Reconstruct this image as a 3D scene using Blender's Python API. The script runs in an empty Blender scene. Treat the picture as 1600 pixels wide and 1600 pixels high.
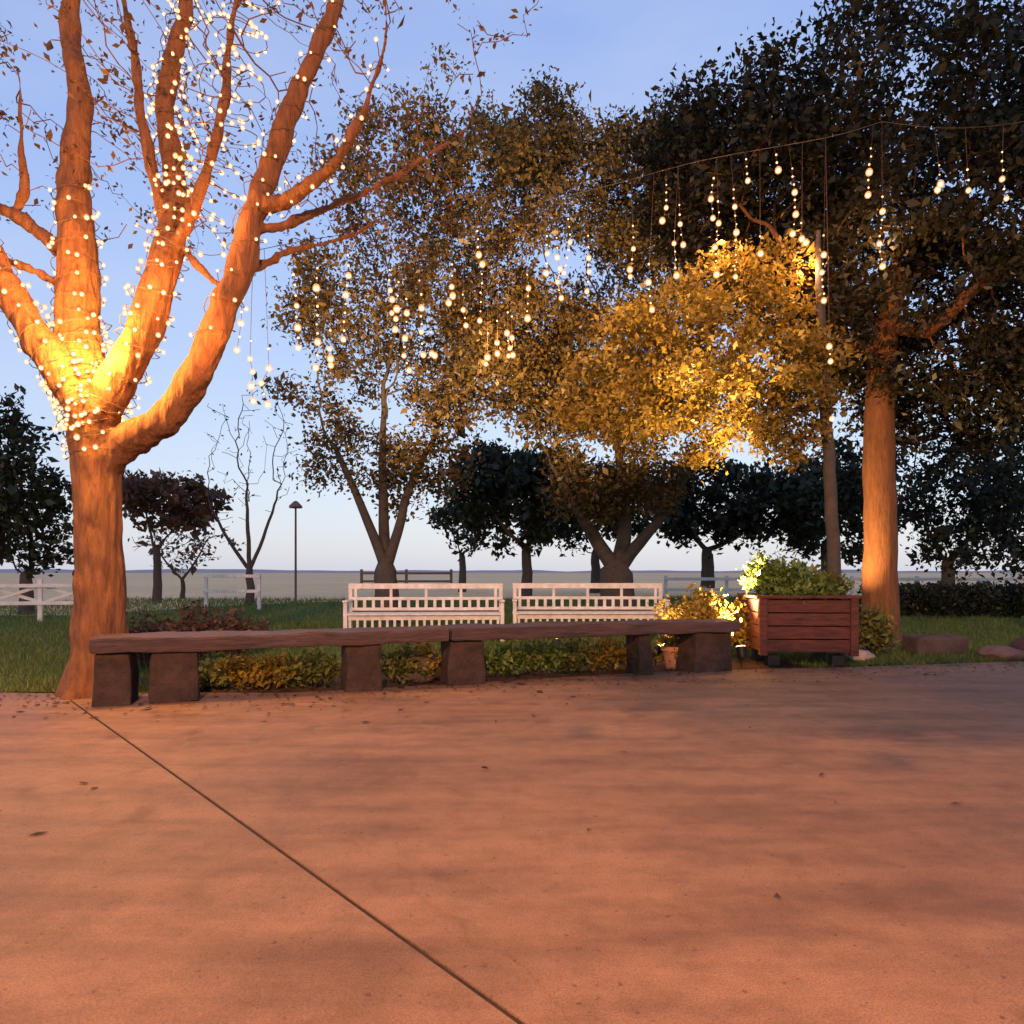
import bpy, bmesh, math, random
import numpy as np
from mathutils import Vector, Matrix, noise as mnoise

S = bpy.context.scene
COL = S.collection
F = 1150.0          # focal length in photo pixels
HY = 893.0          # horizon row in photo pixels
H = 1.11            # eye height
rng = np.random.default_rng(7)
random.seed(7)


def P(px, py, Y):
    """photo pixel at a chosen distance -> world point"""
    return Vector(((px - 800) / F * Y, Y, H - (py - HY) / F * Y))


# ------------------------------------------------------------------ materials
def nodes_of(m):
    m.use_nodes = True
    return m.node_tree.nodes, m.node_tree.links


def mat(name, c1, c2=None, scale=6.0, rough=0.8, bump=0.0, bscale=40.0, detail=6.0, stretch=(1, 1, 1), metallic=0.0, spec=0.3, dist=0.02):
    m = bpy.data.materials.new(name)
    n, l = nodes_of(m)
    b = n['Principled BSDF']
    b.inputs['Roughness'].default_value = rough
    b.inputs['Metallic'].default_value = metallic
    b.inputs['Specular IOR Level'].default_value = spec
    if c2 is None:
        c2 = tuple(v * 0.75 for v in c1)
    tc = n.new('ShaderNodeTexCoord')
    mp = n.new('ShaderNodeMapping')
    mp.inputs['Scale'].default_value = stretch
    l.new(tc.outputs['Object'], mp.inputs['Vector'])
    no = n.new('ShaderNodeTexNoise')
    no.inputs['Scale'].default_value = scale
    no.inputs['Detail'].default_value = detail
    no.inputs['Roughness'].default_value = 0.65
    l.new(mp.outputs['Vector'], no.inputs['Vector'])
    r = n.new('ShaderNodeValToRGB')
    r.color_ramp.elements[0].position = 0.3
    r.color_ramp.elements[1].position = 0.7
    r.color_ramp.elements[0].color = (*c1, 1)
    r.color_ramp.elements[1].color = (*c2, 1)
    l.new(no.outputs['Fac'], r.inputs['Fac'])
    l.new(r.outputs['Color'], b.inputs['Base Color'])
    if bump:
        n2 = n.new('ShaderNodeTexNoise')
        n2.inputs['Scale'].default_value = bscale
        n2.inputs['Detail'].default_value = 8
        n2.inputs['Roughness'].default_value = 0.7
        l.new(mp.outputs['Vector'], n2.inputs['Vector'])
        bp = n.new('ShaderNodeBump')
        bp.inputs['Strength'].default_value = bump
        bp.inputs['Distance'].default_value = dist
        l.new(n2.outputs['Fac'], bp.inputs['Height'])
        l.new(bp.outputs['Normal'], b.inputs['Normal'])
    return m


def leaf_mat(name, c1, c2, c3=None, trans=0.35):
    m = bpy.data.materials.new(name)
    n, l = nodes_of(m)
    out = n['Material Output']
    n.remove(n['Principled BSDF'])
    at = n.new('ShaderNodeAttribute')
    at.attribute_name = 'tint'
    r = n.new('ShaderNodeValToRGB')
    r.color_ramp.elements[0].color = (*c1, 1)
    r.color_ramp.elements[1].color = (*c2, 1)
    if c3:
        e = r.color_ramp.elements.new(0.85)
        e.color = (*c2, 1)
        r.color_ramp.elements[2].color = (*c3, 1)
    l.new(at.outputs['Fac'], r.inputs['Fac'])
    d = n.new('ShaderNodeBsdfDiffuse')
    t = n.new('ShaderNodeBsdfTranslucent')
    g = n.new('ShaderNodeBsdfGlossy')
    g.inputs['Roughness'].default_value = 0.45
    g.inputs['Color'].default_value = (0.5, 0.5, 0.5, 1)
    mx = n.new('ShaderNodeMixShader')
    mx.inputs['Fac'].default_value = trans
    mx2 = n.new('ShaderNodeMixShader')
    mx2.inputs['Fac'].default_value = 0.04
    l.new(r.outputs['Color'], d.inputs['Color'])
    l.new(r.outputs['Color'], t.inputs['Color'])
    l.new(d.outputs[0], mx.inputs[1])
    l.new(t.outputs[0], mx.inputs[2])
    l.new(mx.outputs[0], mx2.inputs[1])
    l.new(g.outputs[0], mx2.inputs[2])
    l.new(mx2.outputs[0], out.inputs['Surface'])
    return m


def emit_mat(name, col, strength):
    m = bpy.data.materials.new(name)
    n, l = nodes_of(m)
    out = n['Material Output']
    n.remove(n['Principled BSDF'])
    e = n.new('ShaderNodeEmission')
    e.inputs['Color'].default_value = (*col, 1)
    e.inputs['Strength'].default_value = strength
    l.new(e.outputs[0], out.inputs['Surface'])
    try:
        m.cycles.emission_sampling = 'NONE'
    except Exception:
        pass
    return m


def globe_mat(name, col, strength):
    m = bpy.data.materials.new(name)
    n, l = nodes_of(m)
    out = n['Material Output']
    n.remove(n['Principled BSDF'])
    e = n.new('ShaderNodeEmission'); e.inputs['Color'].default_value = (*col, 1); e.inputs['Strength'].default_value = strength
    t = n.new('ShaderNodeBsdfTransparent')
    mx = n.new('ShaderNodeMixShader'); mx.inputs['Fac'].default_value = 0.5
    l.new(t.outputs[0], mx.inputs[1]); l.new(e.outputs[0], mx.inputs[2]); l.new(mx.outputs[0], out.inputs['Surface'])
    m.cycles.emission_sampling = 'NONE'
    return m


M = dict(
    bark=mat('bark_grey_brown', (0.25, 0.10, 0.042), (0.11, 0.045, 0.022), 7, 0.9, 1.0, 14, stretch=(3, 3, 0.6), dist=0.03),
    bark_dark=mat('bark_dark', (0.05, 0.04, 0.035), (0.09, 0.07, 0.055), 8, 0.9, 0.6, 20),
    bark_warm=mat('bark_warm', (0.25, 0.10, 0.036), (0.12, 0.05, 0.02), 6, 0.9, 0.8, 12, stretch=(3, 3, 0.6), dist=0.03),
    slab=mat('weathered_timber', (0.115, 0.06, 0.05), (0.035, 0.019, 0.018), 6, 0.55, 1.0, 16, stretch=(0.5, 7, 7), dist=0.02, spec=0.4),
    pier=mat('rough_block', (0.075, 0.042, 0.031), (0.025, 0.015, 0.012), 6, 0.9, 1.0, 22, dist=0.03),
    white=mat('white_paint', (0.76, 0.73, 0.7), (0.5, 0.46, 0.42), 7, 0.55, 0.4, 40),
    white_old=mat('aged_white_paint', (0.66, 0.63, 0.6), (0.5, 0.47, 0.44), 5, 0.6, 0.2, 40),
    tub=mat('red_brown_board', (0.13, 0.038, 0.028), (0.035, 0.016, 0.015), 7, 0.8, 0.9, 26, stretch=(0.8, 4, 6), dist=0.01),
    iron=mat('black_iron', (0.02, 0.02, 0.02), (0.035, 0.03, 0.03), 10, 0.5, 0.1, 60, metallic=0.6),
    soil=mat('soil', (0.06, 0.04, 0.03), (0.03, 0.02, 0.016), 14, 1.0, 1.0, 40),
    rock_pale=mat('pale_rock', (0.42, 0.34, 0.30), (0.26, 0.2, 0.18), 5, 0.85, 0.8, 16),
    rock_dark=mat('dark_rock', (0.10, 0.065, 0.055), (0.055, 0.04, 0.036), 5, 0.85, 0.9, 16),
    rock_red=mat('reddish_rock', (0.24, 0.13, 0.10), (0.14, 0.08, 0.065), 5, 0.85, 0.8, 16),
    fence_brown=mat('brown_rail', (0.2, 0.12, 0.09), (0.13, 0.08, 0.06), 4, 0.85, 0.3, 30),
    wire=mat('copper_wire', (0.12, 0.06, 0.03), (0.07, 0.04, 0.02), 5, 0.5),
    glass=mat('lantern_glass', (0.35, 0.37, 0.4), (0.3, 0.32, 0.36), 5, 0.15),
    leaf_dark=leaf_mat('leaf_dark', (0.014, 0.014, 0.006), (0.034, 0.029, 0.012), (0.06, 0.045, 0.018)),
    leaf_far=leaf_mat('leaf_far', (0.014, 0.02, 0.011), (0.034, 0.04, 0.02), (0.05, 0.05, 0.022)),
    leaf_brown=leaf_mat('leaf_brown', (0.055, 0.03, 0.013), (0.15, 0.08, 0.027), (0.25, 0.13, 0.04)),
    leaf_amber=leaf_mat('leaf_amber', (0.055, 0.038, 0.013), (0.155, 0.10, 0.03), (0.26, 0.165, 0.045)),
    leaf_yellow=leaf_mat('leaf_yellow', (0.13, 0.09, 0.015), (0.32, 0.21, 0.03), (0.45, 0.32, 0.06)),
    leaf_green=leaf_mat('leaf_green', (0.06, 0.10, 0.02), (0.17, 0.23, 0.05), (0.27, 0.3, 0.1)),
    leaf_olive=leaf_mat('leaf_olive', (0.07, 0.085, 0.02), (0.19, 0.19, 0.045), (0.32, 0.25, 0.07)),
    leaf_russet=leaf_mat('leaf_russet', (0.06, 0.035, 0.02), (0.13, 0.07, 0.045), (0.17, 0.1, 0.06)),
    grass=leaf_mat('grass_blade', (0.06, 0.095, 0.018), (0.14, 0.185, 0.04), (0.21, 0.21, 0.065), 0.25),
    bulb=emit_mat('bulb_glow', (1.0, 0.62, 0.33), 3.2),
    globe=globe_mat('amber_halo_globe', (1.0, 0.38, 0.11), 0.8),  # emissive outer globe, imitates the orange halo round each lit bulb
    lens=emit_mat('lamp_lens_glow', (1.0, 0.6, 0.22), 5.0),
)


# ------------------------------------------------------------------ object helpers
def tag(o, label=None, cat=None, group=None, kind=None):
    if label:
        o['label'] = label
    if cat:
        o['category'] = cat
    if group:
        o['group'] = group
    if kind:
        o['kind'] = kind
    return o


def empty(name, loc, rz=0.0, label=None, cat=None, group=None):
    o = bpy.data.objects.new(name, None)
    o.empty_display_size = 0.2
    COL.objects.link(o)
    o.location = loc
    o.rotation_euler = (0, 0, rz)
    return tag(o, label, cat, group)


def link(name, me, m, parent=None, smooth=False):
    o = bpy.data.objects.new(name, me)
    COL.objects.link(o)
    if m is not None and not me.materials:
        me.materials.append(m)
    if parent is not None:
        o.parent = parent
    if smooth:
        me.polygons.foreach_set('use_smooth', [True] * len(me.polygons))
    return o


def bm_obj(name, bm, m, parent=None, smooth=False):
    me = bpy.data.meshes.new(name)
    bm.normal_update()
    bm.to_mesh(me)
    bm.free()
    return link(name, me, m, parent, smooth)


def np_mesh(name, v, faces_flat, sizes, tint=None):
    me = bpy.data.meshes.new(name)
    nv = len(v)
    me.vertices.add(nv)
    me.vertices.foreach_set('co', np.asarray(v, dtype=np.float32).ravel())
    nl = len(faces_flat)
    me.loops.add(nl)
    me.loops.foreach_set('vertex_index', np.asarray(faces_flat, dtype=np.int32))
    nf = len(sizes)
    me.polygons.add(nf)
    starts = np.concatenate([[0], np.cumsum(sizes)[:-1]]).astype(np.int32)
    me.polygons.foreach_set('loop_start', starts)
    me.polygons.foreach_set('loop_total', np.asarray(sizes, dtype=np.int32))
    me.update(calc_edges=True)
    if tint is not None:
        a = me.attributes.new('tint', 'FLOAT', 'FACE')
        a.data.foreach_set('value', np.asarray(tint, dtype=np.float32))
    me.validate()
    return me


def add_box(bm, c, s, rz=0.0, bevel=0.0, seg=2, mtx=None):
    r = bmesh.ops.create_cube(bm, size=1.0)
    vs = r['verts']
    mt = Matrix.Translation(c) @ Matrix.Rotation(rz, 4, 'Z') @ Matrix.Diagonal((*s, 1))
    if mtx is not None:
        mt = mtx @ mt
    bmesh.ops.transform(bm, matrix=mt, verts=vs)
    if bevel:
        es = list({e for v in vs for e in v.link_edges})
        bmesh.ops.bevel(bm, geom=es, offset=bevel, segments=seg, affect='EDGES', profile=0.5)


def add_cyl(bm, c0, c1, r0, r1=None, seg=12):
    r1 = r0 if r1 is None else r1
    c0, c1 = Vector(c0), Vector(c1)
    d = c1 - c0
    r = bmesh.ops.create_cone(bm, cap_ends=True, segments=seg, radius1=r0, radius2=r1, depth=d.length)
    q = Vector((0, 0, 1)).rotation_difference(d.normalized()).to_matrix().to_4x4()
    bmesh.ops.transform(bm, matrix=Matrix.Translation((c0 + c1) / 2) @ q, verts=r['verts'])


def lathe(bm, prof, seg=28):
    rings = []
    for r, z in prof:
        if r < 1e-4:
            rings.append([bm.verts.new((0, 0, z))])
        else:
            rings.append([bm.verts.new((r * math.cos(2 * math.pi * k / seg), r * math.sin(2 * math.pi * k / seg), z)) for k in range(seg)])
    for a, b in zip(rings, rings[1:]):
        for k in range(seg):
            k2 = (k + 1) % seg
            q = [a[k % len(a)], a[k2 % len(a)], b[k2 % len(b)], b[k % len(b)]]
            u = []
            for v in q:
                if v not in u:
                    u.append(v)
            if len(u) > 2:
                try:
                    bm.faces.new(u)
                except ValueError:
                    pass
    bmesh.ops.recalc_face_normals(bm, faces=bm.faces)


def rough_block(bm, c, s, rz=0.0, cuts=5, amp=0.02, freq=6.0, taper=0.0, bevel=0.03, seed=0):
    b2 = bmesh.new()
    bmesh.ops.create_cube(b2, size=1.0)
    bmesh.ops.transform(b2, matrix=Matrix.Diagonal((*s, 1)), verts=b2.verts)
    bmesh.ops.bevel(b2, geom=list(b2.edges), offset=bevel, segments=2, affect='EDGES', profile=0.6)
    for ax in range(3):
        n = max(1, int(s[ax] / (max(s) / cuts / 1.6) - 0.5))
        for k in range(1, n + 1):
            p = -s[ax] / 2 + s[ax] * k / (n + 1)
            co = [0, 0, 0]; no = [0, 0, 0]
            co[ax] = p; no[ax] = 1
            bmesh.ops.bisect_plane(b2, geom=list(b2.verts) + list(b2.edges) + list(b2.faces), plane_co=co, plane_no=no)
    off = Vector((seed * 3.7, seed * 1.3, seed * 7.1))
    for v in b2.verts:
        p = v.co.copy()
        k = 1 + taper * (0.5 - (p.z / s[2] + 0.5))
        v.co.x *= k
        v.co.y *= k
        d = mnoise.noise_vector(p * freq + off) * amp + mnoise.noise_vector(p * freq * 3.1 + off) * amp * 0.35
        v.co += d
    bmesh.ops.transform(b2, matrix=Matrix.Translation(c) @ Matrix.Rotation(rz, 4, 'Z'), verts=b2.verts)
    me = bpy.data.meshes.new('tmp')
    b2.to_mesh(me)
    b2.free()
    bm.from_mesh(me)
    bpy.data.meshes.remove(me)


def rock(bm, c, s, seed=0, sub=3):
    b2 = bmesh.new()
    bmesh.ops.create_icosphere(b2, subdivisions=sub, radius=0.5)
    off = Vector((seed * 5.1, seed * 2.3, seed))
    for v in b2.verts:
        n = v.co.normalized()
        r = 0.5 + 0.16 * mnoise.noise(n * 1.6 + off) + 0.06 * mnoise.noise(n * 4.5 + off)
        q = n * r
        q.z = max(q.z, -0.34)
        v.co = Vector((q.x * s[0], q.y * s[1], q.z * s[2]))
    bmesh.ops.transform(b2, matrix=Matrix.Translation(Vector(c) + Vector((0, 0, 0.34 * s[2] - 0.01))), verts=b2.verts)
    me = bpy.data.meshes.new('tmp')
    b2.to_mesh(me)
    b2.free()
    bm.from_mesh(me)
    bpy.data.meshes.remove(me)


# ------------------------------------------------------------------ tree growing
def frames(pts):
    """twist-free frames along a polyline"""
    t = norm(np.gradient(pts, axis=0))
    ref = np.eye(3)[np.abs(t[0]).argmin()]
    u = np.empty_like(t)
    u[0] = np.cross(t[0], ref)
    u[0] /= np.linalg.norm(u[0])
    for i in range(1, len(t)):
        q = u[i - 1] - t[i] * np.dot(t[i], u[i - 1])
        n = math.sqrt(q[0] * q[0] + q[1] * q[1] + q[2] * q[2])
        u[i] = q / n if n > 1e-6 else u[i - 1]
    return t, u, np.cross(t, u)


def norm(a):
    return a / np.maximum(np.linalg.norm(a, axis=-1, keepdims=True), 1e-9)


class Skel:
    def __init__(self):
        self.p, self.par, self.r = [], [], []

    def add(self, pos, par, r=0.0):
        self.p.append(np.array(pos, float))
        self.par.append(par)
        self.r.append(r)
        return len(self.p) - 1

    def path(self, pts, radii, par=-1, step=0.25, wob=0.009):
        """smooth path through pts (Catmull-Rom), returns node index list"""
        pts = [np.array(q, float) for q in pts]
        if par >= 0:
            pts = [self.p[par]] + pts
            radii = [max(radii[0], 0)] + list(radii) if len(radii) == len(pts) - 1 else radii
        out = []
        n = len(pts)
        prev = par
        for i in range(n - 1):
            p0 = pts[max(i - 1, 0)]; p1 = pts[i]; p2 = pts[i + 1]; p3 = pts[min(i + 2, n - 1)]
            L = np.linalg.norm(p2 - p1)
            k = max(2, int(L / step))
            for j in range(k + (1 if i == n - 2 else 0)):
                t = j / k
                if i == 0 and j == 0 and par >= 0:
                    continue
                q = 0.5 * ((2 * p1) + (p2 - p0) * t + (2 * p0 - 5 * p1 + 4 * p2 - p3) * t * t + (3 * p1 - p0 - 3 * p2 + p3) * t ** 3)
                q = q + rng.normal(0, wob, 3) * (0 if (i == 0 and j == 0) else 1)
                r = radii[i] * (1 - t) + radii[i + 1] * t
                prev = self.add(q, prev, r)
                out.append(prev)
        return out

    def grow(self, att, step, kill, di=1e9, iters=90, noise=0.25, start=0, maxnodes=2600, up=0.0):
        att = np.array(att)
        P_ = np.array(self.p)
        par = list(self.par)
        nearest = np.full(len(att), -1)
        nd = np.full(len(att), 1e9)
        lo = start
        nch = np.zeros(20000, int)
        for i, q in enumerate(par):
            if q >= 0:
                nch[q] += 1
        new = np.arange(lo, len(P_))
        for it in range(iters):
            if len(att) == 0 or len(P_) > maxnodes:
                break
            d = np.linalg.norm(att[:, None, :] - P_[None, new, :], axis=2)
            j = d.argmin(1)
            dm = d[np.arange(len(att)), j]
            better = dm < nd
            nearest[better] = new[j[better]]
            nd[better] = dm[better]
            keep = nd > kill
            att, nearest, nd = att[keep], nearest[keep], nd[keep]
            if len(att) == 0:
                break
            act = nd < di
            if not act.any():
                break
            ids, inv = np.unique(nearest[act], return_inverse=True)
            dirs = norm(att[act] - P_[nearest[act]])
            acc = np.zeros((len(ids), 3))
            np.add.at(acc, inv, dirs)
            acc = norm(norm(acc) + rng.normal(0, noise, acc.shape) + np.array([0, 0, up]))
            ok = nch[ids] < 4
            ids, acc = ids[ok], acc[ok]
            if len(ids) == 0:
                break
            newp = P_[ids] + acc * step
            n0 = len(P_)
            P_ = np.vstack([P_, newp])
            for q in ids:
                par.append(int(q))
                nch[q] += 1
            new = np.arange(n0, len(P_))
        n_old = len(self.p)
        self.p = list(P_)
        self.par = par
        self.r += [0.0] * (len(P_) - n_old)

    def radii(self, tip=0.008, ex=2.3, maxr=9):
        n = len(self.p)
        w = np.zeros(n)
        tips = np.zeros(n, int)
        ch = [[] for _ in range(n)]
        for i, q in enumerate(self.par):
            if q >= 0:
                ch[q].append(i)
        for i in range(n - 1, -1, -1):
            if not ch[i]:
                w[i] += tip ** ex
                tips[i] += 1
            q = self.par[i]
            if q >= 0:
                w[q] += w[i]
                tips[q] += tips[i]
        r = np.minimum(w ** (1 / ex), maxr)
        pre = np.array(self.r)
        r = np.where(pre > 0, pre, r)
        # a child is never thicker than its parent
        for i in range(n):
            q = self.par[i]
            if q >= 0 and pre[i] == 0:
                r[i] = min(r[i], r[q] * 0.92)
        self.rad, self.tips, self.ch = r, tips, ch
        return r

    def chains(self):
        n = len(self.p)
        out = []
        stack = [(i, None) for i in range(n) if self.par[i] < 0]
        while stack:
            i, st = stack.pop()
            c = [] if st is None else [st]
            rr = [] if st is None else [self.rad[i]]
            while True:
                c.append(i)
                rr.append(self.rad[i])
                k = self.ch[i]
                if not k:
                    break
                m = max(k, key=lambda a: (self.rad[a], self.tips[a]))
                for o in k:
                    if o != m:
                        stack.append((o, i))
                i = m
            out.append((c, rr))
        return out

    def tubes(self, minr=0.0, sides=(10, 6, 4, 3)):
        V, Fc = [], []
        base = 0
        for c, rr in self.chains():
            if len(c) < 2 or max(rr) < minr:
                continue
            pts = np.array([self.p[i] for i in c])
            rr = np.array(rr)
            mr = rr.max()
            k = sides[0] if mr > 0.07 else sides[1] if mr > 0.03 else sides[2] if mr > 0.014 else sides[3]
            t, u, v = frames(pts)
            a = np.linspace(0, 2 * np.pi, k, endpoint=False)
            ring = pts[:, None, :] + rr[:, None, None] * (np.cos(a)[None, :, None] * u[:, None, :] + np.sin(a)[None, :, None] * v[:, None, :])
            V.append(ring.reshape(-1, 3))
            m = len(pts)
            i0 = (np.arange(m - 1)[:, None] * k + np.arange(k)[None, :])
            i1 = (np.arange(m - 1)[:, None] * k + (np.arange(k)[None, :] + 1) % k)
            q = np.stack([i0, i1, i1 + k, i0 + k], -1).reshape(-1, 4) + base
            Fc.append(q)
            base += m * k
        V = np.vstack(V)
        Fc = np.vstack(Fc)
        return V, Fc


def leaf_cloud(centers, n_per, spread, size, droop=0.2, clump=None, flat=0.0):
    """rhombic leaves scattered round the given centres"""
    c = np.repeat(np.asarray(centers), n_per, axis=0)
    N = len(c)
    c = c + rng.normal(0, spread, (N, 3)) * np.array([1, 1, 0.8])
    a = norm(rng.normal(0, 1, (N, 3)) + np.array([0, 0, -droop]))
    b = norm(np.cross(a, rng.normal(0, 1, (N, 3)) + np.array([0, 0, flat])))
    s = size * np.exp(rng.normal(0, 0.33, (N, 1)))
    nn = np.cross(a, b) * s * 0.12
    v = np.stack([c - a * s * 0.5, c + b * s * 0.27 + nn, c + a * s * 0.55, c - b * s * 0.27 + nn], 1).reshape(-1, 3)
    f = np.arange(N * 4)
    # tint varies by clump and by leaf
    base = np.repeat(rng.uniform(0, 1, len(centers)), n_per)
    tint = np.clip(0.55 * base + 0.45 * rng.uniform(0, 1, N), 0, 1)
    return v, f, np.full(N, 4), tint


def ellip(n, c, r, shell=0.35, zmin=None, seed_amp=0.22):
    """points in an uneven ellipsoid, denser outward"""
    out = []
    off = Vector(tuple(rng.uniform(0, 50, 3)))
    while len(out) < n:
        d = rng.normal(0, 1, 3)
        d /= np.linalg.norm(d)
        k = rng.uniform(shell, 1) ** 0.6
        k *= 1 + seed_amp * 1.6 * mnoise.noise(Vector(d) * 2.2 + off)
        q = np.array(c) + d * k * np.array(r)
        if zmin is None or q[2] > zmin:
            out.append(q)
    return out


def make_tree(name, label, cat, group, base, trunk, att, step, kill, bark, leaf, n_leaf, spread, size, leaf_tips=3, tip=0.008, noise=0.25,
              start_frac=0.0, maxnodes=2200, up=0.0, minr=0.0, leaf_keep=1.0, crown_name='crown', di=1e9, ex=2.3, clump=None):
    """trunk = list of (list of points, list of radii, parent path index or -1, parent fraction)"""
    sk = Skel()
    paths = []
    for pts, rad, pi, pf in trunk:
        if pi < 0:
            paths.append(sk.path(pts, rad, -1))
        else:
            pp = paths[pi]
            paths.append(sk.path(pts, rad, pp[min(len(pp) - 1, int(pf * len(pp)))]))
    start = int(start_frac * len(paths[0]))
    sk.grow(att, step, kill, noise=noise, start=start, maxnodes=maxnodes, up=up, di=di)
    sk.radii(tip=tip, ex=ex)
    o = empty(name, (base[0], base[1], 0), 0, label, cat, group)
    org = np.array([base[0], base[1], 0])
    V, Q = sk.tubes(minr=minr)
    me = np_mesh('trunk', V - org, Q.ravel(), np.full(len(Q), 4))
    link('trunk', me, bark, o, smooth=True)
    if n_leaf:
        cs = [sk.p[i] for i in range(len(sk.p)) if sk.tips[i] <= leaf_tips and sk.r[i] == 0]
        cs = np.array(cs)
        if leaf_keep < 1:
            cs = cs[rng.random(len(cs)) < leaf_keep]
        if clump:
            off = Vector(tuple(rng.uniform(0, 90, 3)))
            val = np.array([mnoise.noise(Vector(c) * clump[0] + off) + 0.5 * mnoise.noise(Vector(c) * clump[0] * 2.3 + off) for c in cs])
            cs = cs[val > clump[1]]
        v, f, s, t = leaf_cloud(cs - org, n_leaf, spread, size)
        link(crown_name, np_mesh('crown', v, f, s, t), leaf, o)
    return o, sk


# ------------------------------------------------------------------ camera
cam = bpy.data.cameras.new('camera')
cam.sensor_width = 36
cam.lens = 36 * F / 1600
cam.shift_y = (HY - 800) / 1600
cam.clip_end = 3000
co = bpy.data.objects.new('camera', cam)
co.location = (0, 0, H)
co.rotation_euler = (math.radians(90), 0, 0)
COL.objects.link(co)
S.camera = co

# ------------------------------------------------------------------ world, dusk sky
SUN_EL, SUN_ROT = math.radians(9.0), math.radians(200)
w = bpy.data.worlds.new('World')
S.world = w
w.use_nodes = True
wn, wl = w.node_tree.nodes, w.node_tree.links
sky = wn.new('ShaderNodeTexSky')
sky.sky_type = 'NISHITA'
sky.sun_disc = False
sky.sun_elevation = SUN_EL
sky.sun_rotation = SUN_ROT
sky.air_density = 1.3
sky.dust_density = 1.0
sky.ozone_density = 2.5
bg = wn['Background']
bg.inputs['Strength'].default_value = 0.15
tcw = wn.new('ShaderNodeTexCoord')
sep = wn.new('ShaderNodeSeparateXYZ')
wl.new(tcw.outputs['Generated'], sep.inputs[0])
rmp = wn.new('ShaderNodeValToRGB')
els = rmp.color_ramp.elements
els[0].position = 0.0; els[0].color = (0.66, 0.70, 0.86, 1)
els[1].position = 0.75; els[1].color = (0.24, 0.36, 0.80, 1)
e = els.new(0.12); e.color = (0.60, 0.66, 0.91, 1)
e = els.new(0.35); e.color = (0.43, 0.55, 0.93, 1)
wl.new(sep.outputs['Z'], rmp.inputs['Fac'])
cl = wn.new('ShaderNodeTexNoise'); cl.inputs['Scale'].default_value = 2.2; cl.inputs['Detail'].default_value = 5
mpw = wn.new('ShaderNodeMapping'); mpw.inputs['Scale'].default_value = (1, 1, 3.5)
wl.new(tcw.outputs['Generated'], mpw.inputs['Vector']); wl.new(mpw.outputs[0], cl.inputs['Vector'])
clr = wn.new('ShaderNodeMapRange'); clr.inputs[1].default_value = 0.45; clr.inputs[2].default_value = 0.75; clr.inputs[3].default_value = 0.0; clr.inputs[4].default_value = 0.4
wl.new(cl.outputs['Fac'], clr.inputs[0])
mc = wn.new('ShaderNodeMix'); mc.data_type = 'RGBA'
wl.new(clr.outputs[0], mc.inputs[0]); wl.new(rmp.outputs['Color'], mc.inputs[6]); mc.inputs[7].default_value = (0.68, 0.70, 0.86, 1)
sc_ = wn.new('ShaderNodeVectorMath'); sc_.operation = 'SCALE'; sc_.inputs['Scale'].default_value = 2.9
wl.new(mc.outputs[2], sc_.inputs[0])
ms = wn.new('ShaderNodeMix'); ms.data_type = 'RGBA'; ms.inputs[0].default_value = 0.8
wl.new(sky.outputs['Color'], ms.inputs[6]); wl.new(sc_.outputs[0], ms.inputs[7])
wl.new(ms.outputs[2], bg.inputs['Color'])

sun = bpy.data.lights.new('sun', 'SUN')
sun.energy = 0.04
sun.angle = math.radians(12)
sun.color = (1.0, 0.75, 0.6)
so = bpy.data.objects.new('sun', sun)
d = Vector((math.sin(SUN_ROT) * math.cos(SUN_EL), math.cos(SUN_ROT) * math.cos(SUN_EL), math.sin(SUN_EL)))
so.rotation_euler = d.to_track_quat('Z', 'Y').to_euler()
so.location = d * 50
COL.objects.link(so)


def lamp(kind, name, loc, energy, color, size=0.1, aim=None, angle=60, blend=0.6):
    l = bpy.data.lights.new(name, kind)
    l.energy = energy
    l.color = color
    if kind in ('POINT', 'SPOT'):
        l.shadow_soft_size = size
    if kind == 'AREA':
        l.shape = 'DISK'
        l.size = size
    if kind == 'SPOT':
        l.spot_size = math.radians(angle)
        l.spot_blend = blend
    o = bpy.data.objects.new(name, l)
    o.location = loc
    if aim is not None:
        o.rotation_euler = (Vector(loc) - Vector(aim)).to_track_quat('Z', 'Y').to_euler()
    COL.objects.link(o)
    return o


# ------------------------------------------------------------------ ground sheets
def sheet(name, poly, z, m, sub=0):
    bm = bmesh.new()
    f = bm.faces.new([bm.verts.new((x, y, z)) for x, y in poly])
    if f.normal.z < 0 or True:
        bm.normal_update()
        if f.normal.z < 0:
            bmesh.ops.reverse_faces(bm, faces=[f])
    bmesh.ops.triangulate(bm, faces=bm.faces)
    o = bm_obj(name, bm, m)
    o['kind'] = 'structure'
    return o


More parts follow.
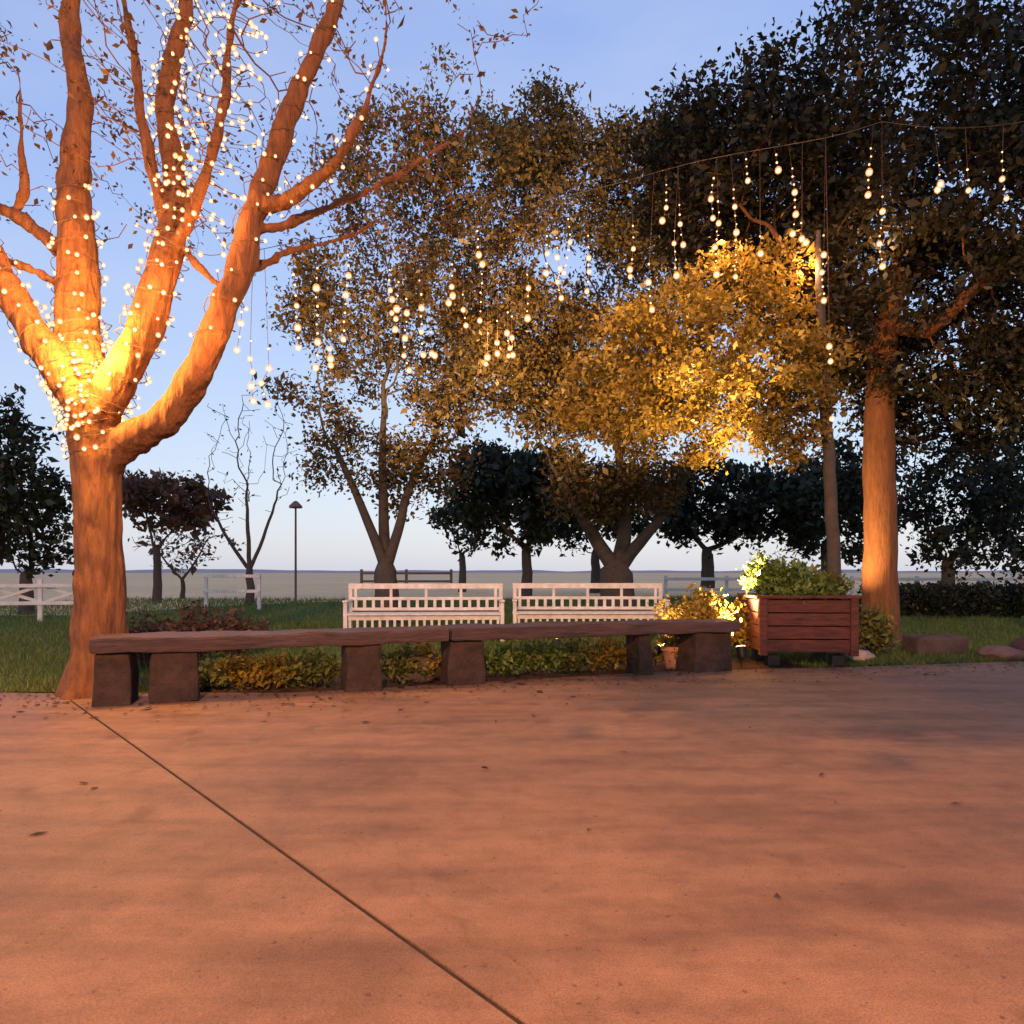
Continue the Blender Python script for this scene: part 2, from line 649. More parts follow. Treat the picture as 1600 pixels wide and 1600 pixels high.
def ground_mat(name, cols, scales, bump=0.5):
    """three-tone ground from two noise scales"""
    m = bpy.data.materials.new(name)
    n, l = nodes_of(m)
    b = n['Principled BSDF']
    b.inputs['Roughness'].default_value = 0.95
    b.inputs['Specular IOR Level'].default_value = 0.1
    tc = n.new('ShaderNodeTexCoord')
    a = n.new('ShaderNodeTexNoise'); a.inputs['Scale'].default_value = scales[0]; a.inputs['Detail'].default_value = 5
    c = n.new('ShaderNodeTexNoise'); c.inputs['Scale'].default_value = scales[1]; c.inputs['Detail'].default_value = 8
    l.new(tc.outputs['Object'], a.inputs['Vector']); l.new(tc.outputs['Object'], c.inputs['Vector'])
    mi = n.new('ShaderNodeMix'); mi.data_type = 'FLOAT'; mi.inputs['Factor'].default_value = 0.5
    l.new(a.outputs['Fac'], mi.inputs[2]); l.new(c.outputs['Fac'], mi.inputs[3])
    r = n.new('ShaderNodeValToRGB')
    r.color_ramp.elements[0].position = 0.35; r.color_ramp.elements[0].color = (*cols[0], 1)
    r.color_ramp.elements[1].position = 0.65; r.color_ramp.elements[1].color = (*cols[2], 1)
    e = r.color_ramp.elements.new(0.5); e.color = (*cols[1], 1)
    l.new(mi.outputs[0], r.inputs['Fac']); l.new(r.outputs['Color'], b.inputs['Base Color'])
    bp = n.new('ShaderNodeBump'); bp.inputs['Strength'].default_value = bump; bp.inputs['Distance'].default_value = 0.05
    l.new(c.outputs['Fac'], bp.inputs['Height']); l.new(bp.outputs['Normal'], b.inputs['Normal'])
    return m


field = ground_mat('dry_field', [(0.64, 0.38, 0.17), (0.80, 0.49, 0.23), (0.85, 0.55, 0.28)], (0.035, 0.9))
lawn_m = ground_mat('lawn', [(0.05, 0.075, 0.016), (0.085, 0.11, 0.026), (0.125, 0.13, 0.038)], (0.5, 30))
bed_m = ground_mat('bed_mulch', [(0.05, 0.03, 0.02), (0.09, 0.055, 0.035), (0.15, 0.09, 0.06)], (2, 45), 1.0)


def paver_mat():
    """broad smooth slabs of tinted concrete: mottling, worn streaks, grit, hairline cracks"""
    m = bpy.data.materials.new('tinted_concrete')
    n, l = nodes_of(m)
    b = n['Principled BSDF']
    b.inputs['Specular IOR Level'].default_value = 0.3
    tc = n.new('ShaderNodeTexCoord')

    def noise(scale, detail=6, rough=.6, stretch=None, rot=0):
        t = n.new('ShaderNodeTexNoise')
        t.inputs['Scale'].default_value = scale; t.inputs['Detail'].default_value = detail; t.inputs['Roughness'].default_value = rough
        src = tc.outputs['Object']
        if stretch:
            mp = n.new('ShaderNodeMapping'); mp.inputs['Scale'].default_value = stretch; mp.inputs['Rotation'].default_value = (0, 0, rot)
            l.new(src, mp.inputs['Vector']); src = mp.outputs[0]
        l.new(src, t.inputs['Vector'])
        return t.outputs['Fac']

    def ramp(src, p0, c0, p1, c1):
        r = n.new('ShaderNodeValToRGB')
        r.color_ramp.elements[0].position = p0; r.color_ramp.elements[0].color = (*c0, 1)
        r.color_ramp.elements[1].position = p1; r.color_ramp.elements[1].color = (*c1, 1)
        l.new(src, r.inputs['Fac'])
        return r.outputs['Color']

    def mul(a, c, f=1.0):
        x = n.new('ShaderNodeMix'); x.data_type = 'RGBA'; x.blend_type = 'MULTIPLY'; x.inputs[0].default_value = f
        l.new(a, x.inputs[6]); l.new(c, x.inputs[7])
        return x.outputs[2]
    big = noise(.55, 5)
    c = ramp(big, .33, (.18, .10, .06), .67, (.29, .164, .094))
    c = mul(c, ramp(noise(1.6, 7, .65, (.45, 2.2, 1), math.radians(8)), .34, (.68, .66, .66), .6, (1.06, 1.05, 1.03)))
    c = mul(c, ramp(noise(7, 8, .7), .34, (.76, .74, .72), .6, (1.05, 1.05, 1.05)), .8)
    grit = noise(170, 4, .7)
    c = mul(c, ramp(grit, .3, (.5, .5, .5), .64, (1.3, 1.27, 1.24)), .85)
    spk = noise(34, 2, .5)
    c = mul(c, ramp(spk, .66, (1, 1, 1), .74, (.5, .45, .43)), .85)
    c = mul(c, ramp(noise(2.6, 3, .5), .62, (1, 1, 1), .72, (.66, .62, .6)), .8)
    # hairline cracks
    v = n.new('ShaderNodeTexVoronoi'); v.feature = 'DISTANCE_TO_EDGE'; v.inputs['Scale'].default_value = .34
    wv = n.new('ShaderNodeTexNoise'); wv.inputs['Scale'].default_value = 1.7; wv.inputs['Detail'].default_value = 6
    l.new(tc.outputs['Object'], wv.inputs['Vector'])
    ad = n.new('ShaderNodeMix'); ad.data_type = 'RGBA'; ad.blend_type = 'ADD'; ad.inputs[0].default_value = .5
    l.new(tc.outputs['Object'], ad.inputs[6]); l.new(wv.outputs['Color'], ad.inputs[7])
    l.new(ad.outputs[2], v.inputs['Vector'])
    ck = ramp(v.outputs['Distance'], .0008, (.45, .42, .4), .0022, (1, 1, 1))
    c = mul(c, ck, .22)
    l.new(c, b.inputs['Base Color'])
    rr = n.new('ShaderNodeMapRange'); rr.inputs[3].default_value = .42; rr.inputs[4].default_value = .8
    l.new(big, rr.inputs[0]); l.new(rr.outputs[0], b.inputs['Roughness'])
    h = n.new('ShaderNodeMath'); h.operation = 'MULTIPLY_ADD'; h.inputs[1].default_value = .3
    l.new(grit, h.inputs[0]); l.new(noise(11, 8, .75), h.inputs[2])
    bp = n.new('ShaderNodeBump'); bp.inputs['Strength'].default_value = .55; bp.inputs['Distance'].default_value = .012
    l.new(h.outputs[0], bp.inputs['Height']); l.new(bp.outputs['Normal'], b.inputs['Normal'])
    return m


EDGE = [(-14, 7.2), (-7, 6.75), (-4.6, 6.55), (-3.4, 6.45), (-2.0, 6.55), (-0.9, 6.95), (0.6, 7.55), (1.6, 7.95), (3.9, 8.35), (6.1, 8.85), (14, 9.8)]
ARC = None
sheet('ground', [(-900, -60), (900, -60), (900, 1500), (-900, 1500)], 0.0, field)
sheet('lawn', [(x, y + 0.1) for x, y in EDGE] + [(26, 12), (30, 29), (12, 31), (3, 30), (-5, 28.5), (-9, 24), (-11, 18.5), (-26, 17.5), (-26, 8)], 0.012, lawn_m)
sheet('planting_bed', [(x, y - 0.05) for x, y in EDGE[2:9]] + [(x, y + 1.15) for x, y in reversed(EDGE[2:9])], 0.018, bed_m)

# paving in two pours, parted by the open joint that crosses the left of the photo
JA, JB = Vector((-3.35, 5.75, 0)), Vector((-0.52, 2.4, 0))   # two points on the joint
jd = (JB - JA).normalized()
jn = Vector((-jd.y, jd.x, 0))
J0, J1 = JA - jd * 1.1, JA + jd * 12
gap = 0.011
paving_m = paver_mat()


def slab_poly(name, poly, z1):
    bm = bmesh.new()
    top = [bm.verts.new((x, y, z1)) for x, y in poly]
    bot = [bm.verts.new((x, y, -0.05)) for x, y in poly]
    f = bm.faces.new(top)
    for k in range(len(poly)):
        k2 = (k + 1) % len(poly)
        bm.faces.new([top[k], bot[k], bot[k2], top[k2]])
    bmesh.ops.triangulate(bm, faces=[f])
    bmesh.ops.recalc_face_normals(bm, faces=bm.faces)
    o = bm_obj(name, bm, paving_m)
    o['kind'] = 'structure'
    return o


g = jn * gap
right_poly = [(J0 + g).xy[:], ] + [(J1 + g).xy[:], (14, -8)] + [EDGE[k] for k in range(10, 3, -1)]
left_poly = [(J0 - g).xy[:]] + [(J1 - g).xy[:], (-14, -8)] + [EDGE[k] for k in range(0, 4)]
if (Vector((5, 0, 0)) - JA).dot(jn) < 0:
    g = -g
    right_poly[0] = (J0 + g).xy[:]; right_poly[1] = (J1 + g).xy[:]
    left_poly[0] = (J0 - g).xy[:]; left_poly[1] = (J1 - g).xy[:]
slab_poly('patio', right_poly, 0.03)
slab_poly('patio', left_poly, 0.034)

jj = bmesh.new()
p_ = [J0 + jn * .06, J0 - jn * .06, J1 - jn * .06, J1 + jn * .06]
f = jj.faces.new([jj.verts.new((q_.x, q_.y, .024)) for q_ in p_])
jj.normal_update()
if f.normal.z < 0:
    bmesh.ops.reverse_faces(jj, faces=[f])
tag(bm_obj('paving_joint', jj, M['soil']), kind='structure')

# low hills on the skyline
bm = bmesh.new()
prev = None
for k in range(121):
    x = -700 + k * 1400 / 120
    hgt = 1.6 + 3.2 * abs(mnoise.noise(Vector((x * 0.006, 3.1, 0)))) + 1.2 * mnoise.noise(Vector((x * 0.03, 1.1, 0)))
    a = bm.verts.new((x, 560, -1)); b_ = bm.verts.new((x, 620, hgt)); c_ = bm.verts.new((x, 760, -1))
    if prev:
        bm.faces.new([prev[0], a, b_, prev[1]])
        bm.faces.new([prev[1], b_, c_, prev[2]])
    prev = (a, b_, c_)
bmesh.ops.recalc_face_normals(bm, faces=bm.faces)
tag(bm_obj('hills', bm, mat('far_hill', (0.44, 0.34, 0.30), (0.36, 0.28, 0.26), 0.03, 1.0)), kind='structure')


def in_poly(pts, poly):
    x, y = pts[:, 0], pts[:, 1]
    inside = np.zeros(len(pts), bool)
    j = len(poly) - 1
    for i in range(len(poly)):
        xi, yi = poly[i]; xj, yj = poly[j]
        c = ((yi > y) != (yj > y)) & (x < (xj - xi) * (y - yi) / (yj - yi + 1e-12) + xi)
        inside ^= c
        j = i
    return inside


def edge_y(x):
    return np.interp(x, [e[0] for e in EDGE], [e[1] for e in EDGE])


# grass blades over the lawn (one mass)
def grass(n, x0, x1, off0, depth, zb=0.012):
    x = rng.uniform(x0, x1, n)
    y = edge_y(x) + off0 + depth * rng.random(n) ** 1.6
    base = np.stack([x, y, np.full(n, zb)], 1)
    return base


gb = np.vstack([grass(34000, -9.5, -3.0, 0.02, 9), grass(38000, 3.3, 11.5, 0.03, 11), grass(30000, -3.5, 4.0, 1.15, 9), grass(45000, -16, 16, 8, 14)])
N = len(gb)
hgt = rng.uniform(0.03, 0.09, N) * (1 + 0.04 * (gb[:, 1] - 6)) * (1 + 0.5 * np.array([mnoise.noise(Vector((a, b, 0)) * 1.7) for a, b in gb[:, :2]]))
lean = rng.normal(0, 0.45, (N, 2)) * hgt[:, None]
ang = rng.uniform(0, np.pi, N)
wd = 0.0045 * (1 + 0.09 * (gb[:, 1] - 6))
u = np.stack([np.cos(ang) * wd, np.sin(ang) * wd, np.zeros(N)], 1)
tipv = gb + np.concatenate([lean, hgt[:, None]], 1)
v = np.stack([gb - u, gb + u, tipv], 1).reshape(-1, 3)
o = link('lawn_grass', np_mesh('lawn_grass', v, np.arange(N * 3), np.full(N, 3), rng.random(N)), M['grass'])
tag(o, 'short green lawn grass around and behind the patio', 'grass', kind='stuff')

# ------------------------------------------------------------------ left tree, wrapped in lights
YT = 6.55
TB = P(156, 1090, YT); TB.z = 0
sk = Skel()
q = lambda px, py, dy=0.0: tuple(P(px, py, YT + dy))
tr = sk.path([(TB.x, YT, -0.1), (TB.x, YT, 0.06), q(157, 980), q(155, 850), q(152, 740), q(148, 672)], [0.31, 0.27, 0.21, 0.195, 0.20, 0.21], step=0.12, wob=0.004)
top = tr[-1]
mid = tr[int(len(tr) * 0.80)]
limbs = {}
# low limb sweeping to the right
limbs['right'] = sk.path([q(195, 692, -.05), q(258, 655, -.15), q(308, 580, -.2), q(345, 490, -.2), q(378, 405, -.15), q(394, 340, -.1), q(418, 270, 0), q(462, 150, .1), q(520, 20, .2), q(545, -120, .3), q(600, -260, .4)],
                         [0.16, 0.145, 0.135, 0.125, 0.12, 0.11, 0.10, 0.10, 0.078, 0.06, 0.04, 0.02], par=tr[int(len(tr) * 0.85)], step=0.12, wob=0.006)
limbs['left'] = sk.path([q(120, 615, -.05), q(75, 555, -.1), q(38, 495, -.1), q(5, 440, -.1), q(-45, 330, 0), q(-90, 180, .1), q(-110, 0, .1)], [0.18, 0.165, 0.14, 0.125, 0.115, 0.09, 0.06, 0.02], par=top, step=0.12, wob=0.006)
limbs['mid'] = sk.path([q(136, 600, .1), q(122, 520, .15), q(122, 430, .2), q(118, 350, .25), q(116, 265, .3), q(126, 150, .35), q(108, 20, .4), q(140, -120, .4), q(120, -260, .4)], [0.21, 0.20, 0.185, 0.175, 0.15, 0.125, 0.10, 0.08, 0.05, 0.02], par=top, step=0.12, wob=0.006)
limbs['centre'] = sk.path([q(172, 612, -.1), q(212, 545, -.1), q(242, 468, -.1), q(262, 390, -.05), q(274, 320, 0), q(270, 262, .05), q(258, 150, .1), q(290, 0, .2), q(270, -140, .3), q(330, -260, .4)], [0.17, 0.16, 0.15, 0.14, 0.125, 0.11, 0.09, 0.075, 0.06, 0.04, 0.02], par=top, step=0.12, wob=0.006)


def at(name, px, py):
    t = np.array(P(px, py, YT))
    return min(limbs[name], key=lambda i: np.linalg.norm((sk.p[i] - t) * np.array([1, .3, 1])))


B = {}
B['a'] = sk.path([q(72, 372, .3), q(38, 348, .3), q(-5, 325, .3), q(-60, 300, .4)], [0.075, 0.065, 0.055, 0.05, 0.03], par=at('mid', 120, 400), step=0.15, wob=0.008)
B['b'] = sk.path([q(40, 300, .3), q(35, 240, .3), q(30, 120, .3)], [0.03, 0.027, 0.024, 0.015], par=B['a'][len(B['a']) // 2], step=0.15, wob=0.006)
B['c'] = sk.path([q(240, 275, -.1), q(222, 190, -.1), q(205, 60, 0), q(180, -80, 0)], [0.06, 0.055, 0.045, 0.03, 0.012], par=at('centre', 262, 380), step=0.15, wob=0.006)
B['d'] = sk.path([q(300, 330, -.2), q(322, 275, -.2), q(345, 180, -.2), q(365, 40, -.1), q(400, -120, 0)], [0.06, 0.055, 0.05, 0.04, 0.03, 0.012], par=at('centre', 255, 430), step=0.15, wob=0.008)
B['e'] = sk.path([q(420, 408, .1), q(470, 388, .2), q(535, 372, .4), q(600, 340, .6)], [0.035, 0.03, 0.025, 0.018, 0.01], par=at('right', 368, 440), step=0.15, wob=0.01)
B['f'] = sk.path([q(440, 352, 0), q(500, 328, .2), q(560, 305, .3), q(650, 255, .5), q(740, 190, .6)], [0.05, 0.042, 0.035, 0.028, 0.02, 0.01], par=at('right', 390, 365), step=0.15, wob=0.01)
B['g'] = sk.path([q(440, 318, -.1), q(480, 292, -.2), q(510, 270, -.3), q(560, 200, -.4), q(600, 80, -.4)], [0.08, 0.07, 0.06, 0.05, 0.035, 0.02], par=at('right', 398, 330), step=0.15, wob=0.01)
B['h'] = sk.path([q(318, 425, -.1), q(345, 445, -.1), q(366, 432, -.1)], [0.03, 0.025, 0.022, 0.015], par=at('centre', 268, 360), step=0.12, wob=0.006)
B['i'] = sk.path([q(20, 412, .1), q(-30, 400, .2)], [0.04, 0.03, 0.015], par=at('mid', 120, 440), step=0.15, wob=0.01)
n_main = len(sk.p)
att = ellip(700, (TB.x + 0.6, YT + 0.3, 6.3), (3.4, 2.6, 2.2), 0.15)
att += ellip(120, tuple(P(560, 330, YT + .4)), (1.2, 1.0, .5), 0.1)
sk.grow(att, 0.16, 0.3, noise=0.3, start=int(n_main * 0.3), maxnodes=n_main + 3200, di=1.6)
sk.radii(tip=0.005, ex=2.1, maxr=0.05)
lt = empty('bare_limbed_tree', (TB.x, TB.y, 0), 0, 'large forked tree with stout glowing orange limbs, wrapped in fairy lights beside the bench', 'tree')
org = np.array([TB.x, TB.y, 0])


def cap_open(bm):
    nb = {}
    for e in bm.edges:
        if e.is_boundary:
            a, b = e.verts
            nb.setdefault(a, []).append(b); nb.setdefault(b, []).append(a)
    done = set()
    for v0 in list(nb):
        if v0 in done:
            continue
        loop, cur, prev = [v0], v0, None
        done.add(v0)
        while True:
            nx = [x for x in nb[cur] if x is not prev and x not in done]
            if not nx:
                break
            prev, cur = cur, nx[0]
            done.add(cur); loop.append(cur)
        if len(loop) > 2:
            bm.faces.new(loop)


def remesh(V, Q, voxel, name):
    me = np_mesh(name + '_tmp', V, Q.ravel(), np.full(len(Q), 4))
    bm = bmesh.new(); bm.from_mesh(me)
    cap_open(bm)
    bmesh.ops.recalc_face_normals(bm, faces=bm.faces)
    bm.to_mesh(me); bm.free()
    o = bpy.data.objects.new('tmp', me)
    COL.objects.link(o)
    md = o.modifiers.new('r', 'REMESH'); md.mode = 'VOXEL'; md.voxel_size = voxel; md.use_smooth_shade = True
    sm = o.modifiers.new('s', 'SMOOTH'); sm.iterations = 4; sm.factor = 0.5
    dg = bpy.context.evaluated_depsgraph_get()
    out = bpy.data.meshes.new_from_object(o.evaluated_get(dg))
    bpy.data.objects.remove(o)
    out.name = name
    return out


V, Q = sk.tubes(minr=0.02, sides=(14, 10, 8, 6))
me = remesh(V - org, Q, 0.015, 'trunk')
# bark ridges as real relief
nrm = [vtx.normal.copy() for vtx in me.vertices]
for vtx, vn in zip(me.vertices, nrm):
    c = vtx.co.copy()
    k = mnoise.noise(Vector((c.x * 16, c.y * 16, c.z * 2.6))) * 0.02 + abs(mnoise.noise(Vector((c.x * 27, c.y * 27, c.z * 4.5)))) * 0.014 + mnoise.noise(c * 4.0) * 0.02
    if c.z < 0.45:
        k += 0.10 * (1 - c.z / 0.45) ** 1.5 * (0.5 + mnoise.noise(Vector((c.x * 7, c.y * 7, 0))))
    vtx.co = c + vn * k
me.materials.clear()
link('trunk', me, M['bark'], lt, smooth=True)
# thin twigs of the crown
save_r = sk.rad.copy()
# twigs: only grown chains
sk2_V, sk2_F, base_i = [], [], 0
for c, rr in sk.chains():
    if max(rr) >= 0.02 or len(c) < 2:
        continue
    pts = np.array([sk.p[i] for i in c]); rr = np.array(rr)
    t, uu, vv = frames(pts)
    a = np.linspace(0, 2 * np.pi, 4, endpoint=False)
    ring = pts[:, None] + rr[:, None, None] * (np.cos(a)[None, :, None] * uu[:, None] + np.sin(a)[None, :, None] * vv[:, None])
    m_ = len(pts)
    i0 = np.arange(m_ - 1)[:, None] * 4 + np.arange(4)[None]
    i1 = np.arange(m_ - 1)[:, None] * 4 + (np.arange(4)[None] + 1) % 4
    sk2_V.append(ring.reshape(-1, 3)); sk2_F.append(np.stack([i0, i1, i1 + 4, i0 + 4], -1).reshape(-1, 4) + base_i); base_i += m_ * 4
V = np.vstack(sk2_V); Q = np.vstack(sk2_F)
link('twigs', np_mesh('twigs', V - org, Q.ravel(), np.full(len(Q), 4)), M['bark'], lt, smooth=True)
cs = np.array([sk.p[i] for i in range(len(sk.p)) if sk.tips[i] <= 1 and sk.r[i] == 0])
v, f, s_, t_ = leaf_cloud(cs - org, 4, 0.06, 0.05)
link('crown', np_mesh('crown', v, f, s_, t_), M['leaf_brown'], lt)

# ------------------------------------------------------------------ bulbs and strings
bm = bmesh.new()
bmesh.ops.create_icosphere(bm, subdivisions=2, radius=1.0)
for vtx in bm.verts:
    if vtx.co.z > 0:
        vtx.co.z *= 1.25
bmesh.ops.create_icosphere(bm, subdivisions=2, radius=0.62)
core = bmesh.new()
BULB = bpy.data.meshes.new('bulb'); bm.to_mesh(BULB); bm.free(); core.free()
BULB.materials.append(M['globe']); BULB.materials.append(M['bulb'])
BULB.polygons.foreach_set('material_index', [0] * 80 + [1] * (len(BULB.polygons) - 80) if False else [0 if max(v_.length for v_ in [BULB.vertices[k].co for k in p.vertices]) > .7 else 1 for p in BULB.polygons])
BULB.polygons.foreach_set('use_smooth', [True] * len(BULB.polygons))
BULBW = BULB


def wire_mesh(name, pts, r, k=4):
    pts = np.array(pts, float)
    t, uu, vv = frames(pts)
    a = np.linspace(0, 2 * np.pi, k, endpoint=False)
    ring = pts[:, None] + r * (np.cos(a)[None, :, None] * uu[:, None] + np.sin(a)[None, :, None] * vv[:, None])
    m_ = len(pts)
    i0 = np.arange(m_ - 1)[:, None] * k + np.arange(k)[None]
    i1 = np.arange(m_ - 1)[:, None] * k + (np.arange(k)[None] + 1) % k
    Q = np.stack([i0, i1, i1 + k, i0 + k], -1).reshape(-1, 4)
    return np_mesh(name, ring.reshape(-1, 3), Q.ravel(), np.full(len(Q), 4))


def bulb(parent, loc, r, mesh=None):
    o = bpy.data.objects.new('bulb', mesh or BULB)
    COL.objects.link(o)
    o.parent = parent
    o.location = loc
    o.scale = (r, r, r)
    return o


def wrap_string(ids, label, turns, nb, r_extra, r_bulb, seed):
    """a fairy-light string wound round a run of limb nodes"""
    pts = np.array([sk.p[i] for i in ids]); rr = np.array([save_r[i] for i in ids])
    seg = np.linalg.norm(np.diff(pts, axis=0), axis=1)
    s = np.concatenate([[0], np.cumsum(seg)])
    t = norm(np.gradient(pts, axis=0))
    M_ = turns * 22
    ss = np.linspace(0, s[-1], M_)
    c = np.stack([np.interp(ss, s, pts[:, k]) for k in range(3)], 1)
    tt = norm(np.stack([np.interp(ss, s, t[:, k]) for k in range(3)], 1))
    r = np.interp(ss, s, rr) + r_extra
    ref = np.array([0, 1.0, 0])
    uu = norm(np.cross(tt, ref)); vv = np.cross(tt, uu)
    R = random.Random(seed)
    ph = np.cumsum([2 * math.pi / 22 * (0.7 + 0.6 * R.random()) for _ in range(M_)])
    wob = np.array([0.02 * math.sin(k * 0.37 + seed) + 0.012 * R.uniform(-1, 1) for k in range(M_)])
    w_ = c + (r + np.abs(wob))[:, None] * (np.cos(ph)[:, None] * uu + np.sin(ph)[:, None] * vv) + tt * wob[:, None]
    root = empty('light_string', tuple(w_[0]), 0, label, 'string lights', 'fairy light strings wound round the forked tree')
    link('wire', wire_mesh('wire', w_ - w_[0], 0.004), M['wire'], root)
    idx = np.linspace(2, M_ - 1, nb).astype(int)
    for i in idx:
        j = min(M_ - 1, i + R.randint(-3, 3))
        bulb(root, tuple(w_[j] - w_[0] + norm(w_[j] - c[j]) * 0.012), r_bulb * 1.35 * R.uniform(0.75, 1.25), BULBW)


def span(name, a, b):
    return limbs[name][int(len(limbs[name]) * a):int(len(limbs[name]) * b)]


wrap_string([top] + span('left', 0, 0.45), 'dense amber light string wound round the left limb above the fork', 11, 70, 0.02, 0.015, 1)
wrap_string([top] + span('mid', 0, 0.42), 'dense amber light string wound round the thick upright middle limb', 14, 90, 0.02, 0.015, 2)
wrap_string(tr[-3:] + span('left', 0, 0.14), 'knotted cluster of lights bunched at the very fork of the trunk', 8, 90, 0.03, 0.016, 21)
wrap_string([top] + span('mid', 0, 0.2), 'bunched lights filling the crotch below the upright limb', 8, 80, 0.07, 0.016, 22)
wrap_string([top] + span('centre', 0, 0.75), 'crowded light string wound up the limb between the upright and the low right limb', 24, 98, 0.025, 0.014, 3)
wrap_string(span('right', 0.22, 0.8), 'sparser light string wound along the long low limb on the right', 14, 44, 0.02, 0.012, 4)
wrap_string(B['d'], 'bright light string on the thin branch rising between the two right hand limbs', 14, 70, 0.05, 0.014, 5)
wrap_string([top] + span('centre', 0.02, 0.7), 'second light string crossing the crowded one on the limb nearest the low right limb', 17, 98, 0.05, 0.014, 11)
wrap_string(B['d'][1:], 'loose sparkling light string draped widely round the thin branch between the right hand limbs', 7, 80, 0.16, 0.014, 12)
wrap_string(B['d'][:-3], 'widest light string looping out from the thin branch into the pale sky between limbs', 6, 80, 0.27, 0.014, 13)
wrap_string(B['g'], 'light string wound round the short branch leaving the top of the low right limb', 8, 22, 0.02, 0.012, 6)

# cable that carries the hanging strands, from the forked tree to the tree past the planter
CAB = [P(382, 395, YT - .1), P(500, 372, 7.2), P(650, 352, 7.9), P(800, 325, 8.4), P(950, 290, 8.9), P(1100, 250, 8.9), P(1290, 215, 8.8), P(1378, 190, 8.7)]
CAB2 = [P(1378, 190, 8.7), P(1480, 200, 8.0), P(1600, 190, 7.6), P(1750, 150, 7.2)]


def smooth_path(pts, k=10):
    s2 = Skel(); rs = rng
    ids = s2.path(pts, [0.01] * len(pts), -1, step=0.15, wob=0)
    return np.array(s2.p)


cp = smooth_path(CAB)
c0 = empty('light_cable', tuple(cp[0]), 0, 'thin dark cable strung from the forked tree to the front of the dark crown', 'cable', 'cables carrying light strands')
link('wire', wire_mesh('wire', cp - cp[0], 0.003), M['bark_dark'], c0)
cp2 = smooth_path(CAB2)
c1 = empty('light_cable', tuple(cp2[0]), 0, 'thin dark cable crossing the front of the dark crown at the upper right', 'cable', 'cables carrying light strands')
link('wire', wire_mesh('wire', cp2 - cp2[0], 0.003), M['bark_dark'], c1)

STRANDS = [
    (372, [505, 548], 'two bulb strand, leftmost hanging strand beside the low limb'),
    (393, [560, 582, 604, 626], 'four bulb strand hanging low beside the low limb, above the bare small tree'),
    (414, [575, 600, 632], 'three bulb strand reaching down above the fork of the bare small tree'),
    (466, [478, 512, 545], 'evenly spaced three bulb strand in pale sky right of the low limb'),
    (498, [452, 536, 575], 'strand with a wide gap after its first bulb, left edge of amber crown'),
    (513, [545, 570, 560], 'short cluster strand with close bulbs at the left edge of the amber crown'),
    (541, [430, 462, 530], 'strand of three spaced bulbs left of the long double strand over the amber crown'),
    (612, [455, 470, 490], 'short high strand beginning the zigzag over the amber crown'),
    (622, [482, 498, 516], 'strand just left of the lowest strand on the amber crown'),
    (636, [490, 528, 556, 580], 'lowest hanging strand on the amber crown, ending in a bright bulb'),
    (658, [482, 520, 554], 'strand just right of the lowest strand on the amber crown'),
    (675, [553, 556], 'pair of bulbs at one height beside the lowest strand on the amber crown'),
    (706, [448, 464, 474], 'short strand of three tight bulbs near the middle of the amber crown'),
    (726, [484, 508], 'two bulb strand below the tight three on the amber crown'),
    (752, [398, 412, 502], 'strand with two high bulbs and one low one, centre of the garden'),
    (757, [560, 570], 'dim pair of bulbs hanging very low at the centre of the garden'),
    (778, [536, 553], 'strand of two bulbs left of the low cluster at the centre'),
    (792, [520, 545, 556], 'strand of three bulbs forming the low cluster at the centre'),
    (803, [528, 556], 'strand of two bulbs closing the low cluster on its right side'),
    (824, [450, 498], 'two bulb strand under the pale gap in the twigs'),
    (851, [396, 426], 'two bulb strand left of the orange cluster under the sky gap'),
    (874, [402, 420, 440, 466], 'four bulb strand in the orange cluster under the sky gap'),
    (886, [380, 425], 'two bulb strand starting highest in the orange cluster'),
    (916, [402, 426, 456], 'three bulb strand right of the orange cluster, ending in a round pale bulb'),
    (988, [388, 420, 432], 'bright double bulb strand left of the yellow crown'),
    (1015, [440, 485], 'strand ending in a single bulb at the upper left of the yellow crown'),
    (1038, [326, 345], 'high two bulb strand left of the grey twigs'),
    (1052, [380, 432], 'strand ending in a small bulb above the left of the yellow crown'),
    (1066, [352, 384], 'strand with a large pale bulb against the dark twigs'),
    (1110, [312, 342], 'two bulb strand high above the yellow crown'),
    (1122, [350, 386, 430], 'long strand dropping to the top of the yellow crown'),
    (1152, [325, 363, 434], 'three bulb strand over the brightest part of the yellow crown'),
    (1172, [284], 'single bright bulb high over the yellow crown'),
    (1188, [396], 'single flat bulb just above the right of the yellow crown'),
    (1216, [266], 'single bulb at the top edge above the yellow crown'),
    (1242, [300, 334, 364], 'three bulb strand left of the slender trunk, ending in an orange glow'),
    (1256, [372, 378], 'pair of bulbs set against the glow left of the slender trunk'),
    (1284, [400, 425, 470], 'strand hanging along the slender trunk, ending in one big glowing bulb'),
    (1294, [542, 566], 'low pair of bulbs beside the slender trunk'),
    (1302, [655], 'lone lowest bulb, just right of the slender trunk'),
    (1360, [268, 306], 'two bulb strand high in front of the dark crown'),
    (1379, [332, 380, 416], 'three bulb strand in front of the dark crown, ending in a clear round bulb'),
    (1466, [290, 298], 'pair of close bulbs in the dark crown, first of three past the right trunk'),
    (1519, [297], 'single warm bulb in the dark crown, second of three past the right trunk'),
    (1567, [280, 312], 'two bulb strand nearest the right edge, on the dark crown'),
]
